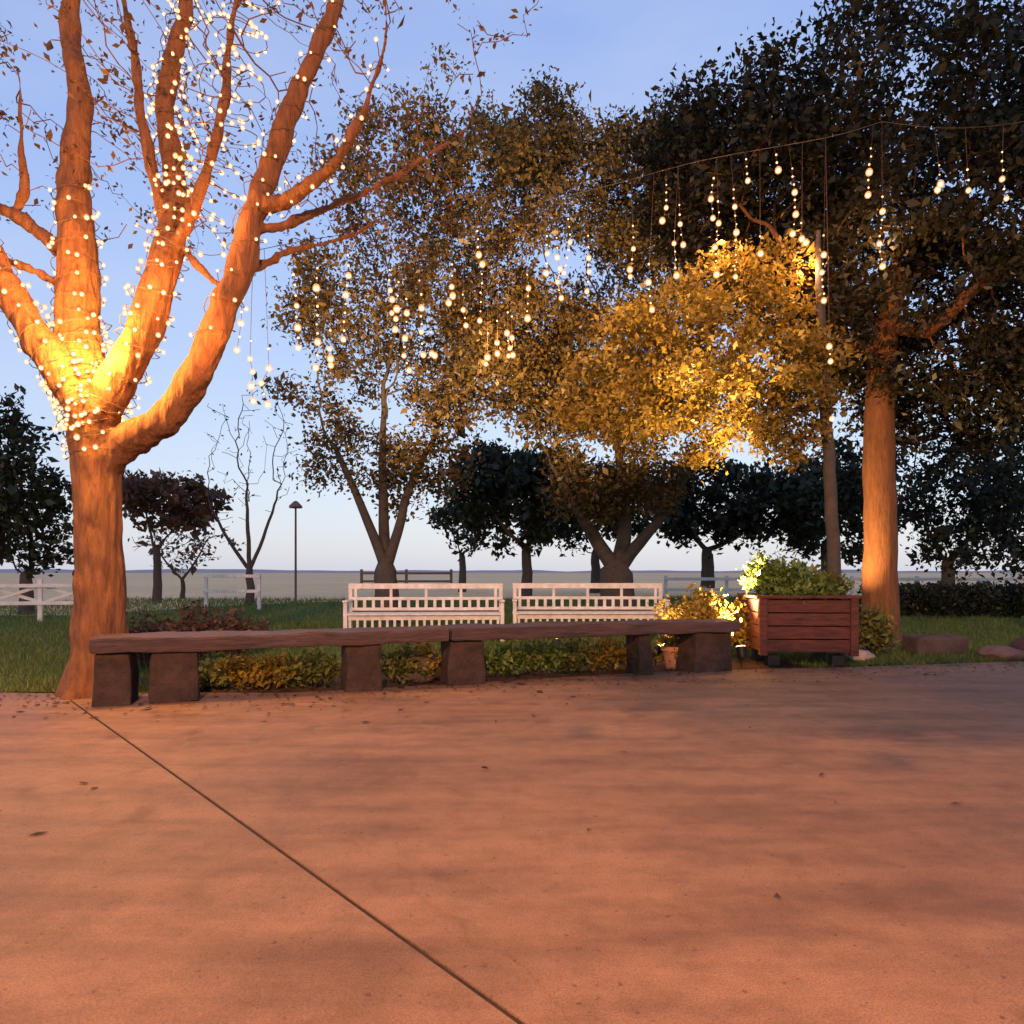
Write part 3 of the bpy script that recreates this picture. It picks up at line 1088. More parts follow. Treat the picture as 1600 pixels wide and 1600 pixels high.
for k, (px, ys, lab) in enumerate(STRANDS):
    src = cp if px < 1370 else cp2
    xs = 800 + F * src[:, 0] / src[:, 1]
    i = int(np.abs(xs - px).argmin())
    a = src[i]
    R = random.Random(k)
    Y = a[1]
    topz = a[2]
    root = empty('hanging_light_strand', (a[0], Y, topz), 0, lab, 'string lights', 'fairy light strands hanging over the garden')
    pts = [(0, 0, 0)]
    bl = []
    for y in ys:
        jx = R.uniform(-5, 5)
        w_ = P(px + jx, y, Y)
        bl.append((w_.x - a[0], R.uniform(-.03, .03), w_.z - topz))
    for b_ in sorted(bl, key=lambda t: -t[2]):
        pts.append(b_)
    dense = [pts[0]]
    for p0, p1 in zip(pts, pts[1:]):
        for j in range(1, 5):
            dense.append(tuple(np.array(p0) * (1 - j / 4) + np.array(p1) * j / 4))
    link('wire', wire_mesh('wire', dense, 0.0025, 3), M['wire'], root)
    for b_ in bl:
        bulb(root, b_, R.uniform(0.027, 0.04) * (1.0 + 0.06 * (Y - 8)))
    # the small lights between the big ones
    for p0, p1 in zip(pts, pts[1:]):
        Ls = (Vector(p1) - Vector(p0)).length
        nn = min(6, int(Ls / .085))
        for j in range(1, nn):
            q_ = Vector(p0).lerp(Vector(p1), j / nn)
            if q_.z > max(b_[2] for b_ in bl) + .3:
                continue
            bulb(root, (q_.x + R.uniform(-.008, .008), q_.y, q_.z), R.uniform(0.009, 0.014))

# ------------------------------------------------------------------ right-hand trees
# tree with the lit trunk
RB = P(1376, 1000, 11.5); RB.z = 0
YR = 11.5
qr = lambda px, py, dy=0.0: tuple(P(px, py, YR + dy))
att = ellip(760, tuple(P(1480, 330, 11.9)), (4.8, 3.1, 3.3), 0.1, zmin=2.7)
att += ellip(160, tuple(P(1300, 420, 11.4)), (1.3, 1.5, 1.6), 0.1, zmin=2.8)
att += ellip(220, tuple(P(1150, 270, 11.6)), (1.9, 1.6, 1.5), 0.1)
att += ellip(260, tuple(P(1530, 590, 11.6)), (2.2, 1.5, 1.2), 0.1)
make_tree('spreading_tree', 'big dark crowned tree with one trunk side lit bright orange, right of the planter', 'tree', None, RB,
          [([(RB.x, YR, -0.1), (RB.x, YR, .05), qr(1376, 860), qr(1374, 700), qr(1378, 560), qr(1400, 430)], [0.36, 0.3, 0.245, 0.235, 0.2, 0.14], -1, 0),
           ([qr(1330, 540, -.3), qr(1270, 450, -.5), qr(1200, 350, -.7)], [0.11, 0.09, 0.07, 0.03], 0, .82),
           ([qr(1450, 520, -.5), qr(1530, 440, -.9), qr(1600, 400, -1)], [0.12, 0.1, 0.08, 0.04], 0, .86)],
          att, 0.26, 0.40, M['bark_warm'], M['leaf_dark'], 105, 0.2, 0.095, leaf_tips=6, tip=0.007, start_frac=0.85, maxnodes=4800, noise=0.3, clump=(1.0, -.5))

# slender tree with the yellow crown
SB = P(1302, 990, 9.6); SB.z = 0
YS = 9.6
qs = lambda px, py, dy=0.0: tuple(P(px, py, YS + dy))
att = ellip(420, tuple(P(1090, 590, 9.8)), (1.8, 1.2, 1.3), 0.1)
att += ellip(90, tuple(P(1230, 650, 9.8)), (.6, .8, .7), 0.1)
att += ellip(110, tuple(P(960, 620, 9.9)), (.9, .8, .8), 0.1)
att += ellip(70, tuple(P(1130, 450, 9.9)), (1.0, .8, .5), 0.1)
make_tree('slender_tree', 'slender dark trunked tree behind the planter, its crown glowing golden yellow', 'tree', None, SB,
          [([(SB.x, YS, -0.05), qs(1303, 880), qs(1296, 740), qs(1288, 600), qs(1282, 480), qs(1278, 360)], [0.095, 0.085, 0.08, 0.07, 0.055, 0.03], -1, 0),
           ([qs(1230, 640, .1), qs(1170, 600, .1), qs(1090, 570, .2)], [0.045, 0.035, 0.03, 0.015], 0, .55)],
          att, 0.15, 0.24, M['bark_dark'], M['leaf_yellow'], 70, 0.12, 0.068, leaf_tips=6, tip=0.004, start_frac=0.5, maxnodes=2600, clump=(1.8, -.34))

# two mid-distance lawn trees whose amber crowns carry the glow
YA = 15.0
AB = P(604, 975, YA); AB.z = 0
qa = lambda px, py, dy=0.0: tuple(P(px, py, YA + dy))
att = ellip(560, tuple(P(640, 520, YA)), (2.9, 2.2, 2.2), 0.1)
att += ellip(110, tuple(P(600, 725, YA)), (2.0, 1.6, .9), 0.1)
att += ellip(320, tuple(P(690, 300, YA)), (2.7, 2.0, 1.9), 0.1)
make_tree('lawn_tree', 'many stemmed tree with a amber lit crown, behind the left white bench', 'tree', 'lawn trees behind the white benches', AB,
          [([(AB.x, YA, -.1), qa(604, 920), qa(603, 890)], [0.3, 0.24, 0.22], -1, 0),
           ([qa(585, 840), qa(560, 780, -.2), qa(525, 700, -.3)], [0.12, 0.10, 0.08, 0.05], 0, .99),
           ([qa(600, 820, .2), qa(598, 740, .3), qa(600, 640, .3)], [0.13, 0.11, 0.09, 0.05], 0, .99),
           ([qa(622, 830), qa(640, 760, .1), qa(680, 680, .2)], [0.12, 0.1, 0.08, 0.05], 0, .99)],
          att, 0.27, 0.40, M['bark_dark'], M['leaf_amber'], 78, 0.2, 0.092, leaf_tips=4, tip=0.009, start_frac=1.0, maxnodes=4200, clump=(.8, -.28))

YC = 17.0
CB = P(964, 960, YC); CB.z = 0
qc = lambda px, py, dy=0.0: tuple(P(px, py, YC + dy))
att = ellip(560, tuple(P(910, 560, YC)), (3.1, 2.2, 2.2), 0.1)
att += ellip(110, tuple(P(960, 760, YC)), (1.7, 1.6, .8), 0.15)
att += ellip(420, tuple(P(1010, 330, YC)), (3.0, 2.0, 2.4), 0.1)
att += ellip(110, tuple(P(840, 220, YC)), (1.6, 1.4, 1.0), 0.1)
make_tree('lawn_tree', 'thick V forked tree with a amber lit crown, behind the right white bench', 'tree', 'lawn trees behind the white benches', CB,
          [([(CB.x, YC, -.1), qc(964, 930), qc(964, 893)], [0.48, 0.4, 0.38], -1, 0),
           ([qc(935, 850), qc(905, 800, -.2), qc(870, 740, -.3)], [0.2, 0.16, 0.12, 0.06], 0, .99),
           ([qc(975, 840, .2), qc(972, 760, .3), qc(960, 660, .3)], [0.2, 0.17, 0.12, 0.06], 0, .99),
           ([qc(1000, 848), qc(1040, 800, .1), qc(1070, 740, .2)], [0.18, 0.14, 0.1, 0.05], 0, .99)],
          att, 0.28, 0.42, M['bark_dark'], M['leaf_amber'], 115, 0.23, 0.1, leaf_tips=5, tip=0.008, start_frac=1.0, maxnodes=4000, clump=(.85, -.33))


# ------------------------------------------------------------------ far trees
def far_tree(name, label, cat, px, Y, trunk_top_py, crowns, leaf, n_leaf, size, tr_r, fork=None, keep=1.0, step=0.35, spread=0.28, group='far trees', tips=3, tip=0.012, bark='bark_dark', kill=None):
    b = P(px, HY, Y); b.z = 0
    att = []
    for (cx, cy, rx, rz, n) in crowns:
        c = P(cx, cy, Y)
        k = Y / F
        att += ellip(n, tuple(c), (rx * k, min(rx * k, 3.0) * 0.8, rz * k), 0.15, zmin=1.0)
    z = P(px, trunk_top_py, Y)
    tr = [([(b.x, Y, -.1), ((b.x + z.x) / 2 + 0.03, Y, z.z / 2), tuple(z)], [tr_r * 1.25, tr_r, tr_r * .85], -1, 0)]
    for (fx, fy, rr) in (fork or []):
        e = P(fx, fy, Y + random.uniform(-.4, .4))
        mpt = (np.array(z) * 0.5 + np.array(e) * 0.5) + np.array([0, 0, -0.12 * abs(e.x - z.x)])
        tr.append(([tuple(mpt), tuple(e)], [rr, rr * .8, rr * .5], 0, .99))
    size *= 1.35
    make_tree(name, label, cat, group, b, tr, att, step, kill or step * 1.5, M[bark], leaf, n_leaf, spread, size, leaf_tips=tips, tip=tip, start_frac=.99, maxnodes=1500, leaf_keep=keep)


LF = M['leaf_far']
far_tree('bare_tree', 'small bare tree with a V of thin stems, past the forked tree', 'tree', 390, 24, 890, [(395, 700, 85, 110, 260), (380, 790, 50, 40, 50)], LF, 2, .07, .13,
         [(330, 795, .07), (385, 770, .08), (432, 780, .07)], keep=.35, step=.3, tip=.01, spread=.12)
far_tree('dark_tree', 'dark round crowned tree on a thin straight trunk, between the two lawn trees', 'tree', 822, 30, 855, [(805, 775, 120, 80, 300), (770, 735, 90, 50, 110), (870, 770, 60, 60, 90)], LF, 34, .2, .22, [(770, 800, .1), (860, 800, .1)])
far_tree('dark_tree', 'broad dark tree whose crown meets the underside of the yellow crown', 'tree', 1105, 32, 860, [(1130, 785, 110, 75, 260), (1230, 790, 80, 70, 150), (1060, 800, 60, 55, 80)], LF, 34, .2, .28, [(1060, 800, .12), (1190, 800, .12)])
far_tree('dark_tree', 'dark blue green tree behind the slender trunk and the planter', 'tree', 1290, 34, 850, [(1300, 780, 100, 95, 300)], LF, 34, .2, .25)
far_tree('gappy_tree', 'dark tree full of pale sky gaps, standing right of the lit orange trunk', 'tree', 1480, 20, 880, [(1500, 790, 110, 105, 380), (1430, 700, 60, 60, 80)], LF, 30, .11, .18, [(1440, 810, .07), (1540, 800, .07)], step=.26, spread=.2, keep=.8)
far_tree('gappy_tree', 'dark tree at the far right edge behind the hedge', 'tree', 1610, 22, 880, [(1610, 790, 90, 120, 320), (1580, 680, 70, 60, 90)], LF, 34, .12, .18, [(1560, 810, .07)], step=.28, spread=.2)
far_tree('shadowy_tree', 'tall shadowy evergreen at the left edge above the white fence', 'tree', 40, 19, 900, [(35, 790, 75, 110, 320), (20, 690, 50, 70, 120), (75, 850, 45, 50, 80)], LF, 34, .13, .16, step=.28, spread=.2)
far_tree('shadowy_tree', 'shadowy tree cut by the left picture edge, left of the tall evergreen', 'tree', -70, 20, 900, [(-60, 780, 90, 120, 300)], LF, 34, .13, .16, step=.28, spread=.2)
far_tree('russet_tree', 'low russet brown tree seen right behind the forked trunk', 'tree', 245, 26, 860, [(262, 785, 80, 48, 260), (215, 770, 45, 40, 90)], M['leaf_russet'], 30, .17, .14, step=.3, spread=.2)
far_tree('pale_thicket', 'low pale leafless thicket under the russet tree, beside the bare tree', 'thicket', 285, 30, 905, [(280, 855, 80, 36, 420)], M['leaf_russet'], 4, .14, .09, [(240, 850, .05), (320, 850, .05)], keep=.5, step=.24, tip=.012, spread=.15, group=None)
far_tree('dark_tree', 'dark wide tree whose crown fills the gap behind the V forked tree', 'tree', 930, 38, 865, [(945, 785, 100, 65, 260), (880, 800, 60, 50, 90)], LF, 34, .2, .25, step=.4)
far_tree('dark_tree', 'smaller dark tree filling the gap left of the thin straight trunk', 'tree', 722, 40, 870, [(722, 800, 55, 55, 160)], LF, 14, .22, .2, step=.4)

# unseen tree added off to the camera's right: boughs and crown shade the paving
OB = Vector((4.6, -2.2, 0))
att = ellip(190, (1.3, .8, 2.75), (1.5, .7, .22), 0.0) + ellip(230, (2.7, 1.2, 2.9), (1.3, .55, .22), 0) + ellip(700, (3.6, .6, 6.7), (5.0, 3.8, 1.1), 0.1)
make_tree('added_shade_tree', 'unseen added tree beside the camera, its boughs and crown shading the paving', 'tree', None, OB,
          [([(OB.x, OB.y, -.1), (OB.x, OB.y, 1.5), (4.4, -2, 2.2)], [.25, .2, .18], -1, 0),
           ([(3.6, -.9, 2.55), (2.6, .2, 2.75), (1.4, .7, 2.8)], [.16, .1, .07, .03], 0, .99),
           ([(4.1, -1.6, 4.0), (3.6, -.8, 5.6)], [.16, .13, .09], 0, .99)],
          att, .17, .26, M['bark_dark'], M['leaf_dark'], 42, .15, .11, leaf_tips=5, tip=.004, start_frac=.99, maxnodes=4600, di=2.2)
PB = P(1750, 885, 7.2); PB.z = 0
po = empty('light_pole', (PB.x, 7.2, 0), 0, 'round wooden pole holding the end of the light cable', 'pole')
bm = bmesh.new(); add_cyl(bm, (0, 0, -.1), (0, 0, cp2[-1][2] + .15), .07, .06, 14); bm_obj('pole', bm, M['fence_brown'], po)
bm = bmesh.new(); add_cyl(bm, (0, 0, cp2[-1][2] + .15), (0, 0, cp2[-1][2] + .2), .08, .07, 14); bm_obj('cap', bm, M['iron'], po)


# ------------------------------------------------------------------ shrubs and bed plants
def shrub(name, label, cat, group, c, r, n_stem, leaf, n_leaf, size, stem_m='bark_dark', spread=.05, up=.9):
    o = empty(name, (c[0], c[1], 0.0), 0, label, cat, group)
    V, Q, base, cs = [], [], 0, []
    for k in range(n_stem):
        a = random.uniform(0, 6.28); d = math.sqrt(random.random())
        e = np.array([math.cos(a) * r[0] * d, math.sin(a) * r[1] * d, r[2] * random.uniform(.55, 1.05) * (1 - .35 * d * d)])
        p0 = np.array([e[0] * .25, e[1] * .25, c[2]])
        t = np.linspace(0, 1, 6)[:, None]
        mid_ = p0 * .5 + e * .5 + np.array([0, 0, .12 * r[2]])
        pts = (1 - t) ** 2 * p0 + 2 * t * (1 - t) * mid_ + t * t * (e + np.array([0, 0, c[2]]))
        for j in range(2, 6):
            cs.append(pts[j])
        rr = np.linspace(.006, .002, 6)
        uu = np.array([1., 0, 0]); vv = np.array([0, 1., 0])
        an = np.linspace(0, 2 * np.pi, 3, endpoint=False)
        ring = pts[:, None] + rr[:, None, None] * (np.cos(an)[None, :, None] * uu + np.sin(an)[None, :, None] * vv)
        V.append(ring.reshape(-1, 3))
        i0 = np.arange(5)[:, None] * 3 + np.arange(3)[None]; i1 = np.arange(5)[:, None] * 3 + (np.arange(3)[None] + 1) % 3
        Q.append(np.stack([i0, i1, i1 + 3, i0 + 3], -1).reshape(-1, 4) + base); base += 18
    V = np.vstack(V); Q = np.vstack(Q)
    link('stems', np_mesh('stems', V, Q.ravel(), np.full(len(Q), 4)), M[stem_m], o)
    v, f, s, t = leaf_cloud(np.array(cs), n_leaf, spread, size, droop=-.2, flat=1.0)
    link('foliage', np_mesh('foliage', v, f, s, t), leaf, o)
    return o


def G(px, py):
    Y = H * F / (py - HY)
    return ((px - 800) / F * Y, Y)


# brown shrubs behind the left bench
for px, Y, rx, hz, lab in [(235, 8.2, .38, .62, 'low brown shrub right beside the forked trunk, behind the bench'),
                           (300, 8.8, .5, .72, 'middle russet shrub behind the left bench, tallest of the brown ones'),
                           (365, 9.2, .42, .62, 'russet shrub behind the left bench, farthest from the forked trunk')]:
    shrub('brown_shrub', lab, 'shrub', 'brown shrubs behind the left bench', ((px - 800) / F * Y, Y, .02), (rx, .35, hz), 46, M['leaf_russet'], 9, .055)
# yellow shrub at the end of the bench, lit from below
YY = 8.75
shrub('golden_shrub', 'golden yellow shrub lit from below at the right end of the bench', 'shrub', None, ((1085 - 800) / F * YY, YY, .02), (.46, .33, .92), 90, M['leaf_yellow'], 10, .05)
shrub('golden_shrub', 'narrow golden plant between the bench end and the red planter', 'shrub', None, ((1158 - 800) / F * 9.0, 9.0, .02), (.15, .13, .75), 30, M['leaf_yellow'], 8, .05)
# low plants in the bed under the benches
low = [(330, .28, .26, 'leaf_olive', 'low olive plant under the left bench, nearest the forked tree'),
       (378, .3, .30, 'leaf_yellow', 'rust and yellow plant under the left bench'),
       (430, .3, .30, 'leaf_yellow', 'brightest yellow plant under the middle of the left bench'),
       (487, .3, .34, 'leaf_olive', 'olive plant under the left bench beside its right hand pier'),
       (628, .3, .34, 'leaf_olive', 'olive plant in the gap between the two benches'),
       (668, .25, .36, 'leaf_yellow', 'yellow tinged plant in the gap between the benches, by the dark boulder'),
       (785, .3, .34, 'leaf_green', 'bright green plant under the right bench, first from its left pier'),
       (835, .32, .36, 'leaf_green', 'bright green plant under the middle of the right bench'),
       (890, .32, .36, 'leaf_olive', 'olive green plant under the right bench, third from its left pier'),
       (945, .32, .36, 'leaf_yellow', 'yellow green plant under the right bench beside the leg pier'),
       (1058, .26, .34, 'leaf_yellow', 'lit yellow plant between the last two piers of the right bench')]
for px, rr, hz, lf, lab in low:
    Y = 7.0
    for _ in range(20):
        x = (px - 800) / F * Y
        Y = float(edge_y(x)) + .36
    shrub('bed_plant', lab, 'plant', 'low plants in the bed under the benches', (x, Y, .02), (rr, .24, hz), 34, M[lf], 9, .05, spread=.04)
# leaf litter at the paving edge
n = 2200
x = rng.uniform(-5, 6.5, n)
y = edge_y(x) + np.abs(rng.normal(0, .5, n)) * rng.choice([-1, .6], n, p=[.55, .45])
far_ = rng.random(n) < .03
y[far_] = rng.uniform(2.2, 7, far_.sum())
v, f, s_, t_ = leaf_cloud(np.stack([x, y, np.full(n, .045)], 1), 1, .002, .05)
v[:, 2] = .039 + np.abs(v[:, 2] - .045) * .35
o = link('fallen_leaves', np_mesh('fallen_leaves', v, f, s_, t_), M['leaf_russet'])
tag(o, 'fallen brown leaves scattered along the edge of the paving', 'leaves', kind='stuff')


# ------------------------------------------------------------------ long low benches
def bench(label, A, Bp, piers, group):
    """A, Bp: end points (plan) of the slab centre line; piers: (x, y, w, d) in plan"""
    A, Bp = Vector((*A, 0)), Vector((*Bp, 0))
    mid_ = (A + Bp) / 2
    ang = math.atan2((Bp - A).y, (Bp - A).x)
    L = (Bp - A).length
    root = empty('low_bench', tuple(mid_), ang, label, 'bench', group)
    bm = bmesh.new()
    rough_block(bm, (0, 0, .515), (L, .44, .125), cuts=26, amp=.018, freq=3.4, bevel=.022, seed=len(label))
    bm_obj('seat', bm, M['slab'], root, smooth=False)
    for k, (t, wd, dp) in enumerate(piers):
        bm = bmesh.new()
        rough_block(bm, (t * L - L / 2, 0, .225), (wd, dp, .45), rz=random.uniform(-.08, .08), cuts=5, amp=.018, freq=5, taper=.08, bevel=.03, seed=k + len(label))
        bm_obj('pier', bm, M['pier'], root)
    return root


bench('long dark timber bench on block piers, its left end against the forked tree', (-3.42, 6.02), (-.66, 7.08),
      [(.055, .27, .36), (.205, .36, .36), (.735, .32, .36)], 'long low benches on the patio edge')
bench('long dark timber bench on block piers, its right end by the golden shrub and planter', (-.64, 7.13), (2.42, 8.22),
      [(.05, .36, .36), (.65, .16, .34), (.90, .48, .38)], 'long low benches on the patio edge')

# boulder beneath, stones at the paving edge
def stone(name, label, m, c, s, seed, group=None, block=False):
    o = empty(name, (c[0], c[1], 0), 0)
    bm = bmesh.new()
    if block:
        rough_block(bm, (0, 0, s[2] / 2), s, rz=.08, cuts=6, amp=.02, freq=5, bevel=.04, seed=seed)
    else:
        rock(bm, (0, 0, .01), s, seed)
    me = bpy.data.meshes.new(name)
    bm.normal_update(); bm.to_mesh(me); bm.free()
    bpy.data.objects.remove(o)
    ob = link(name, me, m, None, smooth=not block)
    ob.location = (c[0], c[1], 0.02)
    return tag(ob, label, 'rock', group)


gx, gy = G(648, 1072)
stone('boulder', 'dark low boulder on the ground in the gap between the two benches', M['rock_dark'], (gx, gy + .16), (.5, .36, .36), 3)
stone('edging_stone', 'pale pinkish stone at the foot of the lit orange trunk', M['rock_pale'], (5.0, 10.15), (.48, .42, .36), 5, 'stones along the paving edge')
stone('edging_stone', 'long dark flat stone on the lawn edge right of the lit trunk', M['rock_dark'], (5.6, 9.75), (.7, .36, .24), 8, 'stones along the paving edge', True)
stone('edging_stone', 'small reddish stone nearest the right edge of the picture', M['rock_red'], (6.05, 9.1), (.5, .4, .2), 9, 'stones along the paving edge')
stone('edging_stone', 'dark stone half cut by the right edge of the picture', M['rock_dark'], (6.45, 9.15), (.4, .45, .38), 12, 'stones along the paving edge')
stone('edging_stone', 'small pale stone between the red planter and the lit trunk', M['rock_pale'], (4.25, 9.0), (.34, .3, .16), 15, 'stones along the paving edge')


# ------------------------------------------------------------------ red planter box
TX, TY = 3.38, 8.75
box = empty('planter_box', (TX, TY, .03), -.06, 'big weathered red brown planter box on dark feet at the patio edge', 'planter')
W_, D_, Hb = 1.0, .8, .60
for side, (cx, cy, sx, sy) in {'f': (0, -D_ / 2, W_, .04), 'b': (0, D_ / 2, W_, .04), 'l': (-W_ / 2, 0, .04, D_ - .05), 'r': (W_ / 2, 0, .04, D_ - .05)}.items():
    bm = bmesh.new()
    for k in range(4):
        hh = Hb / 4
        add_box(bm, (cx + random.uniform(-.004, .004), cy + random.uniform(-.004, .004), .16 + hh * (k + .5)), (sx, sy, hh - .012), bevel=.006)
    bm_obj('panel', bm, M['tub'], box)
for sx in (-1, 1):
    for sy in (-1, 1):
        bm = bmesh.new()
        add_box(bm, (sx * (W_ / 2 + .005), sy * (D_ / 2 + .005), .15 + Hb / 2), (.09, .09, Hb + .05), bevel=.01)
        bm_obj('corner_post', bm, M['tub'], box)
        bm = bmesh.new()
        add_box(bm, (sx * (W_ / 2 - .14), sy * (D_ / 2 - .12), .06), (.14, .14, .13), bevel=.01)
        bm_obj('foot', bm, M['iron'], box)
bm = bmesh.new()
for sy in (-1, 1):
    add_box(bm, (0, sy * D_ / 2, .16 + Hb + .032), (W_ + .16, .13, .035), bevel=.008)
for sx in (-1, 1):
    add_box(bm, (sx * W_ / 2, 0, .16 + Hb + .030), (.13, D_ - .136, .035), bevel=.008)
bm_obj('rim', bm, M['tub'], box)
bm = bmesh.new()
rough_block(bm, (0, 0, .68), (W_ - .06, D_ - .06, .1), cuts=8, amp=.02, freq=6, bevel=.01, seed=4)
bm_obj('soil', bm, M['soil'], box)
# small clay pot with a lit yellow plant under the bench end
cxp, cyp = (1056 - 800) / F * 8.25, 8.3
pot = empty('clay_pot', (cxp, cyp, .02), 0, 'small round clay pot on the ground between the last two piers', 'pot')
bm = bmesh.new()
lathe(bm, [(0, 0), (.10, 0), (.135, .2), (.155, .2), (.155, .25), (.125, .25), (.12, .2), (0, .2)], 24)
bm_obj('body', bm, mat('clay', (.42, .2, .12), (.3, .14, .09), 6, .8, .3, 40), pot, smooth=False)
bm = bmesh.new(); lathe(bm, [(.122, .215), (0, .225)], 20); bm_obj('soil', bm, M['soil'], pot)
o = shrub('potted_plant', 'little yellow leafed plant growing in the small clay pot', 'plant', None, (cxp, cyp, 0), (.17, .16, .2), 26, M['leaf_yellow'], 7, .04)
o.location.z = .24
for dx, dy, rx, hz, lf, lab in [(-.22, -.02, .42, .6, 'leaf_green', 'bright green bushy plant standing tallest in the red planter'),
                                (.0, -.22, .36, .28, 'leaf_green', 'low green plant at the front of the red planter'),
                                (.36, .05, .26, .36, 'leaf_olive', 'olive leafed plant on the right side of the red planter')]:
    o = shrub('tub_plant', lab, 'plant', 'plants growing in the red planter', (TX + dx, TY + dy, 0), (rx, .26, hz), 60, M[lf], 10, .06)
    o.location.z = .74
shrub('low_shrub', 'low green shrub between the red planter and the lit trunk', 'shrub', None, (4.62, 9.5, .02), (.3, .3, .68), 44, M['leaf_olive'], 9, .06)


# ------------------------------------------------------------------ garden uplights
def uplight(label, loc, aim, energy, angle, lens_r=.05):
    root = empty('ground_spotlight', (loc[0], loc[1], .02), 0, label, 'garden light', 'ground spotlights in the planting bed')
    dr = (Vector(aim) - Vector((loc[0], loc[1], .2))).normalized()
    bm = bmesh.new()
    add_cyl(bm, (0, 0, -.05), (0, 0, .12), .01)
    bm_obj('stake', bm, M['iron'], root)
    c = Vector((0, 0, .16))
    bm = bmesh.new()
    add_cyl(bm, c - dr * .06, c + dr * .07, .045, .06, 16)
    bm_obj('housing', bm, M['iron'], root)
    bm = bmesh.new()
    add_cyl(bm, c + dr * .071, c + dr * .078, .052, .052, 16)
    bm_obj('lens', bm, M['lens'], root)
    p = Vector((loc[0], loc[1], .02)) + c + dr * .12
    lamp('SPOT', 'spotlight', tuple(p), energy, (1.0, .60, .25), .05, aim, angle, .7)


WARM = (1.0, .5, .22)
uplight('small ground spotlight shining up at the yellow crown, beside the red planter', (2.62, 8.4), (2.5, 9.7, 4.0), 2200, 72)
uplight('small ground spotlight on the lawn aimed at the foot of the lit orange trunk', (4.25, 11.0), (5.6, 11.5, 2.5), 420, 75)
uplight('small ground spotlight under the right bench near its last pier', (1.66, 8.5), (2.25, 8.75, .75), 130, 115)
uplight('small ground spotlight in the bed behind the left bench', (-1.7, 8.6), (-2.2, 15, 7.4), 3000, 46)
uplight('small ground spotlight in the bed behind the right bench', (.55, 9.2), (1.7, 17, 7.6), 4200, 48)
# glow of the fairy lights where they crowd in the fork and limbs
lamp('POINT', 'fork_glow', tuple(P(128, 540, YT - .5)), 150, (1.0, .50, .10), .14)
lamp('POINT', 'limb_glow', tuple(P(250, 440, YT - .45)), 15, (1.0, .38, .09), .12)
lamp('POINT', 'limb_glow', tuple(P(345, 330, YT - .4)), 8, (1.0, .38, .10), .12)
lamp('POINT', 'limb_glow', tuple(P(330, 520, YT - .55)), 12, (1.0, .38, .09), .12)
lamp('POINT', 'limb_glow', tuple(P(95, 380, YT - .3)), 10, (1.0, .36, .08), .12)
lamp('POINT', 'limb_glow', tuple(P(20, 440, YT - .5)), 10, (1.0, .36, .08), .12)
for px, py, Y, e in [(640, 540, 8.0, 9), (790, 530, 8.4, 9), (880, 430, 8.7, 9), (1130, 370, 9.2, 9), (1270, 420, 9.6, 10), (1378, 380, 10.6, 6)]:
    lamp('POINT', 'strand_glow', tuple(P(px, py, Y)), e * 4.0, (1.0, .5, .22), .15)
# wall lamp of the house behind the camera
lamp('SPOT', 'house_floodlight', (-0.6, -4.2, 5.2), 3000, (1.0, .46, .20), .12, (0.2, 3.5, 0.2), 125, .4)


# ------------------------------------------------------------------ white benches behind
def white_bench(label, c, rz, L=2.5):
    root = empty('white_bench', (c[0], c[1], .012), rz, label, 'bench', 'white garden benches on the lawn')
    bm = bmesh.new()
    for k in range(5):
        add_box(bm, (0, -.22 + k * .1, .43), (L, .085, .03), bevel=.006)
    bm_obj('seat', bm, M['white'], root)
    bm = bmesh.new()
    add_box(bm, (0, .27, .86), (L, .05, .09), bevel=.01)
    add_box(bm, (0, .262, .66), (L - .1, .035, .05), bevel=.006)
    add_box(bm, (0, .255, .49), (L - .1, .035, .05), bevel=.006)
    nsl = 17
    for k in range(nsl):
        x = -L / 2 + .12 + k * (L - .24) / (nsl - 1)
        add_box(bm, (x, .258, .575), (.05, .02, .13), bevel=.003)
        if k % 4 == 0:
            add_box(bm, (x, .265, .75), (.045, .022, .14), bevel=.003)
    bm_obj('backrest', bm, M['white'], root)
    for sx in (-1, 1):
        for y, h in ((-.24, .62), (.27, .82)):
            bm = bmesh.new()
            add_box(bm, (sx * (L / 2 - .035), y, h / 2), (.06, .06, h), bevel=.006)
            bm_obj('leg', bm, M['white'], root)
        bm = bmesh.new()
        add_box(bm, (sx * (L / 2 - .035), 0, .635), (.08, .6, .03), bevel=.008)
        bm_obj('armrest', bm, M['white'], root)
    bm = bmesh.new()
    add_box(bm, (0, -.2, .375), (L - .14, .03, .07), bevel=.004)
    add_box(bm, (0, .2, .375), (L - .14, .03, .07), bevel=.004)
    n3 = 21
    for k in range(n3):
        x = -L / 2 + .1 + k * (L - .2) / (n3 - 1)
        add_box(bm, (x, -.2, .28), (.04, .025, .12), bevel=.003)
    add_box(bm, (0, -.2, .2), (L - .14, .03, .04), bevel=.004)
    bm_obj('apron', bm, M['white'], root)
    return root


white_bench('white slatted garden bench on the lawn, left one of the pair', (-1.38, 11.7), .06, 2.5)
white_bench('white slatted garden bench on the lawn, right one of the pair', (1.26, 12.0), 0.0, 2.5)


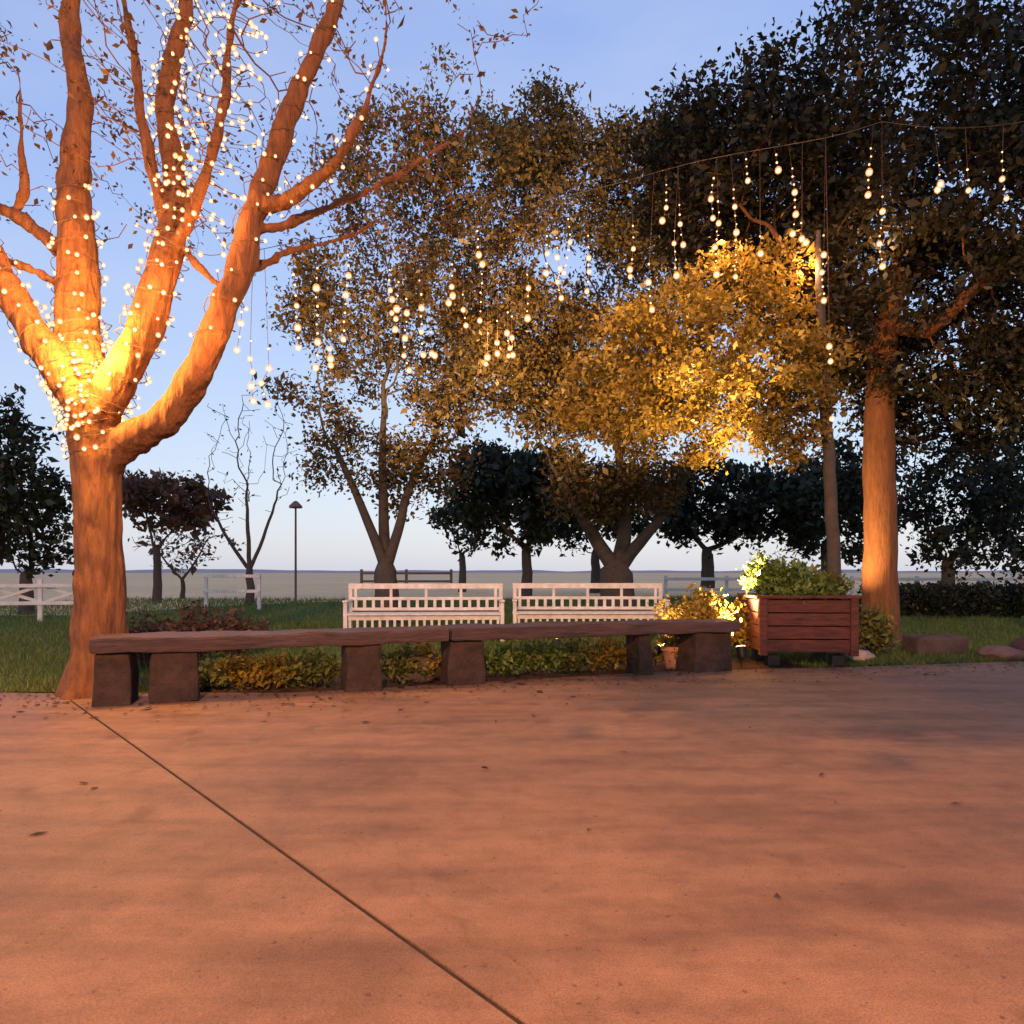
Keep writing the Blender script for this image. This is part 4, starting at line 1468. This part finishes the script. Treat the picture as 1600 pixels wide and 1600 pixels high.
# ------------------------------------------------------------------ fences, lamp post, hedge
def rail_fence(name, label, pts, zr, post_h, m, step=2.2, post=.1, rail=.09, group=None, brace=False):
    a, b = Vector((*pts[0], 0)), Vector((*pts[1], 0))
    L = (b - a).length
    ang = math.atan2((b - a).y, (b - a).x)
    root = empty(name, tuple(a), ang, label, 'fence', group)
    n = max(1, round(L / step))
    for k in range(n + 1):
        bm = bmesh.new()
        add_box(bm, (k * L / n, 0, post_h / 2), (post, post, post_h), bevel=.012)
        bm_obj('post', bm, m, root)
    for z in zr:
        bm = bmesh.new()
        add_box(bm, (L / 2, -post / 2 - .022, z), (L + .1, .04, rail), bevel=.006)
        bm_obj('rail', bm, m, root)
    if brace:
        for k in range(n):
            for sgn in (1, -1):
                bm = bmesh.new()
                x0, x1 = k * L / n, (k + 1) * L / n
                z0, z1 = (zr[0], zr[-1]) if sgn > 0 else (zr[-1], zr[0])
                d_ = math.atan2(z1 - z0, x1 - x0)
                mt = Matrix.Translation(((x0 + x1) / 2, post / 2 + .02 * (1.5 if sgn > 0 else 3.6), (z0 + z1) / 2)) @ Matrix.Rotation(-d_, 4, 'Y')
                add_box(bm, (0, 0, 0), (math.hypot(x1 - x0, z1 - z0), .03, .07), bevel=.004, mtx=mt)
                bm_obj('brace', bm, m, root)
    return root


fx = lambda px, Y: ((px - 800) / F * Y, Y)
rail_fence('white_fence', 'white cross braced rail fence on the lawn left of the forked trunk', [fx(-120, 15.6), fx(150, 16.4)], (.42, .8), .95, M['white_old'], 1.25, .09, .08, None, True)
rail_fence('white_fence', 'short white two rail fence under the bare tree', [fx(322, 21), fx(405, 21)], (.55, .98), 1.05, M['white'], 1.5, .09, .09)
rail_fence('white_fence', 'long white rail fence far off behind the hedge on the right', [fx(1040, 29), fx(1750, 27)], (.4, .82), .95, M['white_old'], 2.4, .12, .12)
rail_fence('brown_fence', 'brown rail fence in the pale field behind the many stemmed tree', [fx(565, 46), fx(705, 46)], (.5, 1.0), 1.25, M['fence_brown'], 3.0, .16, .14)
lp = P(462, 940, 24)
lo = empty('garden_post', (lp.x, 24, 0), 0, 'thin dark post with a small pointed cap, past the bare tree', 'post')
bm = bmesh.new(); add_cyl(bm, (0, 0, -.1), (0, 0, 3.2), .04, .032); bm_obj('pole', bm, M['fence_brown'], lo)
bm = bmesh.new(); lathe(bm, [(0, 3.42), (.06, 3.4), (.2, 3.26), (.22, 3.2), (.2, 3.18), (0, 3.2)], 18); bm_obj('cap', bm, M['fence_brown'], lo)

# clipped hedge across the right lawn
hd = empty('hedge', (*fx(1560, 17.5), 0), .03, 'low dark hedge across the lawn right of the lit trunk', 'hedge')
Lh = 6.5
hc = np.stack([rng.uniform(-Lh / 2, Lh / 2, 2600), rng.uniform(-.4, .4, 2600), rng.uniform(.05, .78, 2600)], 1)
v, f, s_, t_ = leaf_cloud(hc, 8, .06, .08)
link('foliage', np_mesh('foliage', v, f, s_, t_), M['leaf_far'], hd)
bm = bmesh.new()
for k in range(26):
    x = -Lh / 2 + .1 + k * (Lh - .2) / 25
    add_cyl(bm, (x, 0, -.02), (x + random.uniform(-.1, .1), random.uniform(-.1, .1), .7), .02, .008, 5)
bm_obj('stems', bm, M['bark_dark'], hd)

# ------------------------------------------------------------------ render settings
S.view_settings.view_transform = 'Standard'
S.view_settings.look = 'None'
S.view_settings.exposure = 1.25
S.view_settings.gamma = 1.0
S.render.engine = 'CYCLES'
S.cycles.use_denoising = True
S.cycles.sample_clamp_indirect = 4.0
S.cycles.max_bounces = 6
S.cycles.diffuse_bounces = 3
S.cycles.transparent_max_bounces = 10
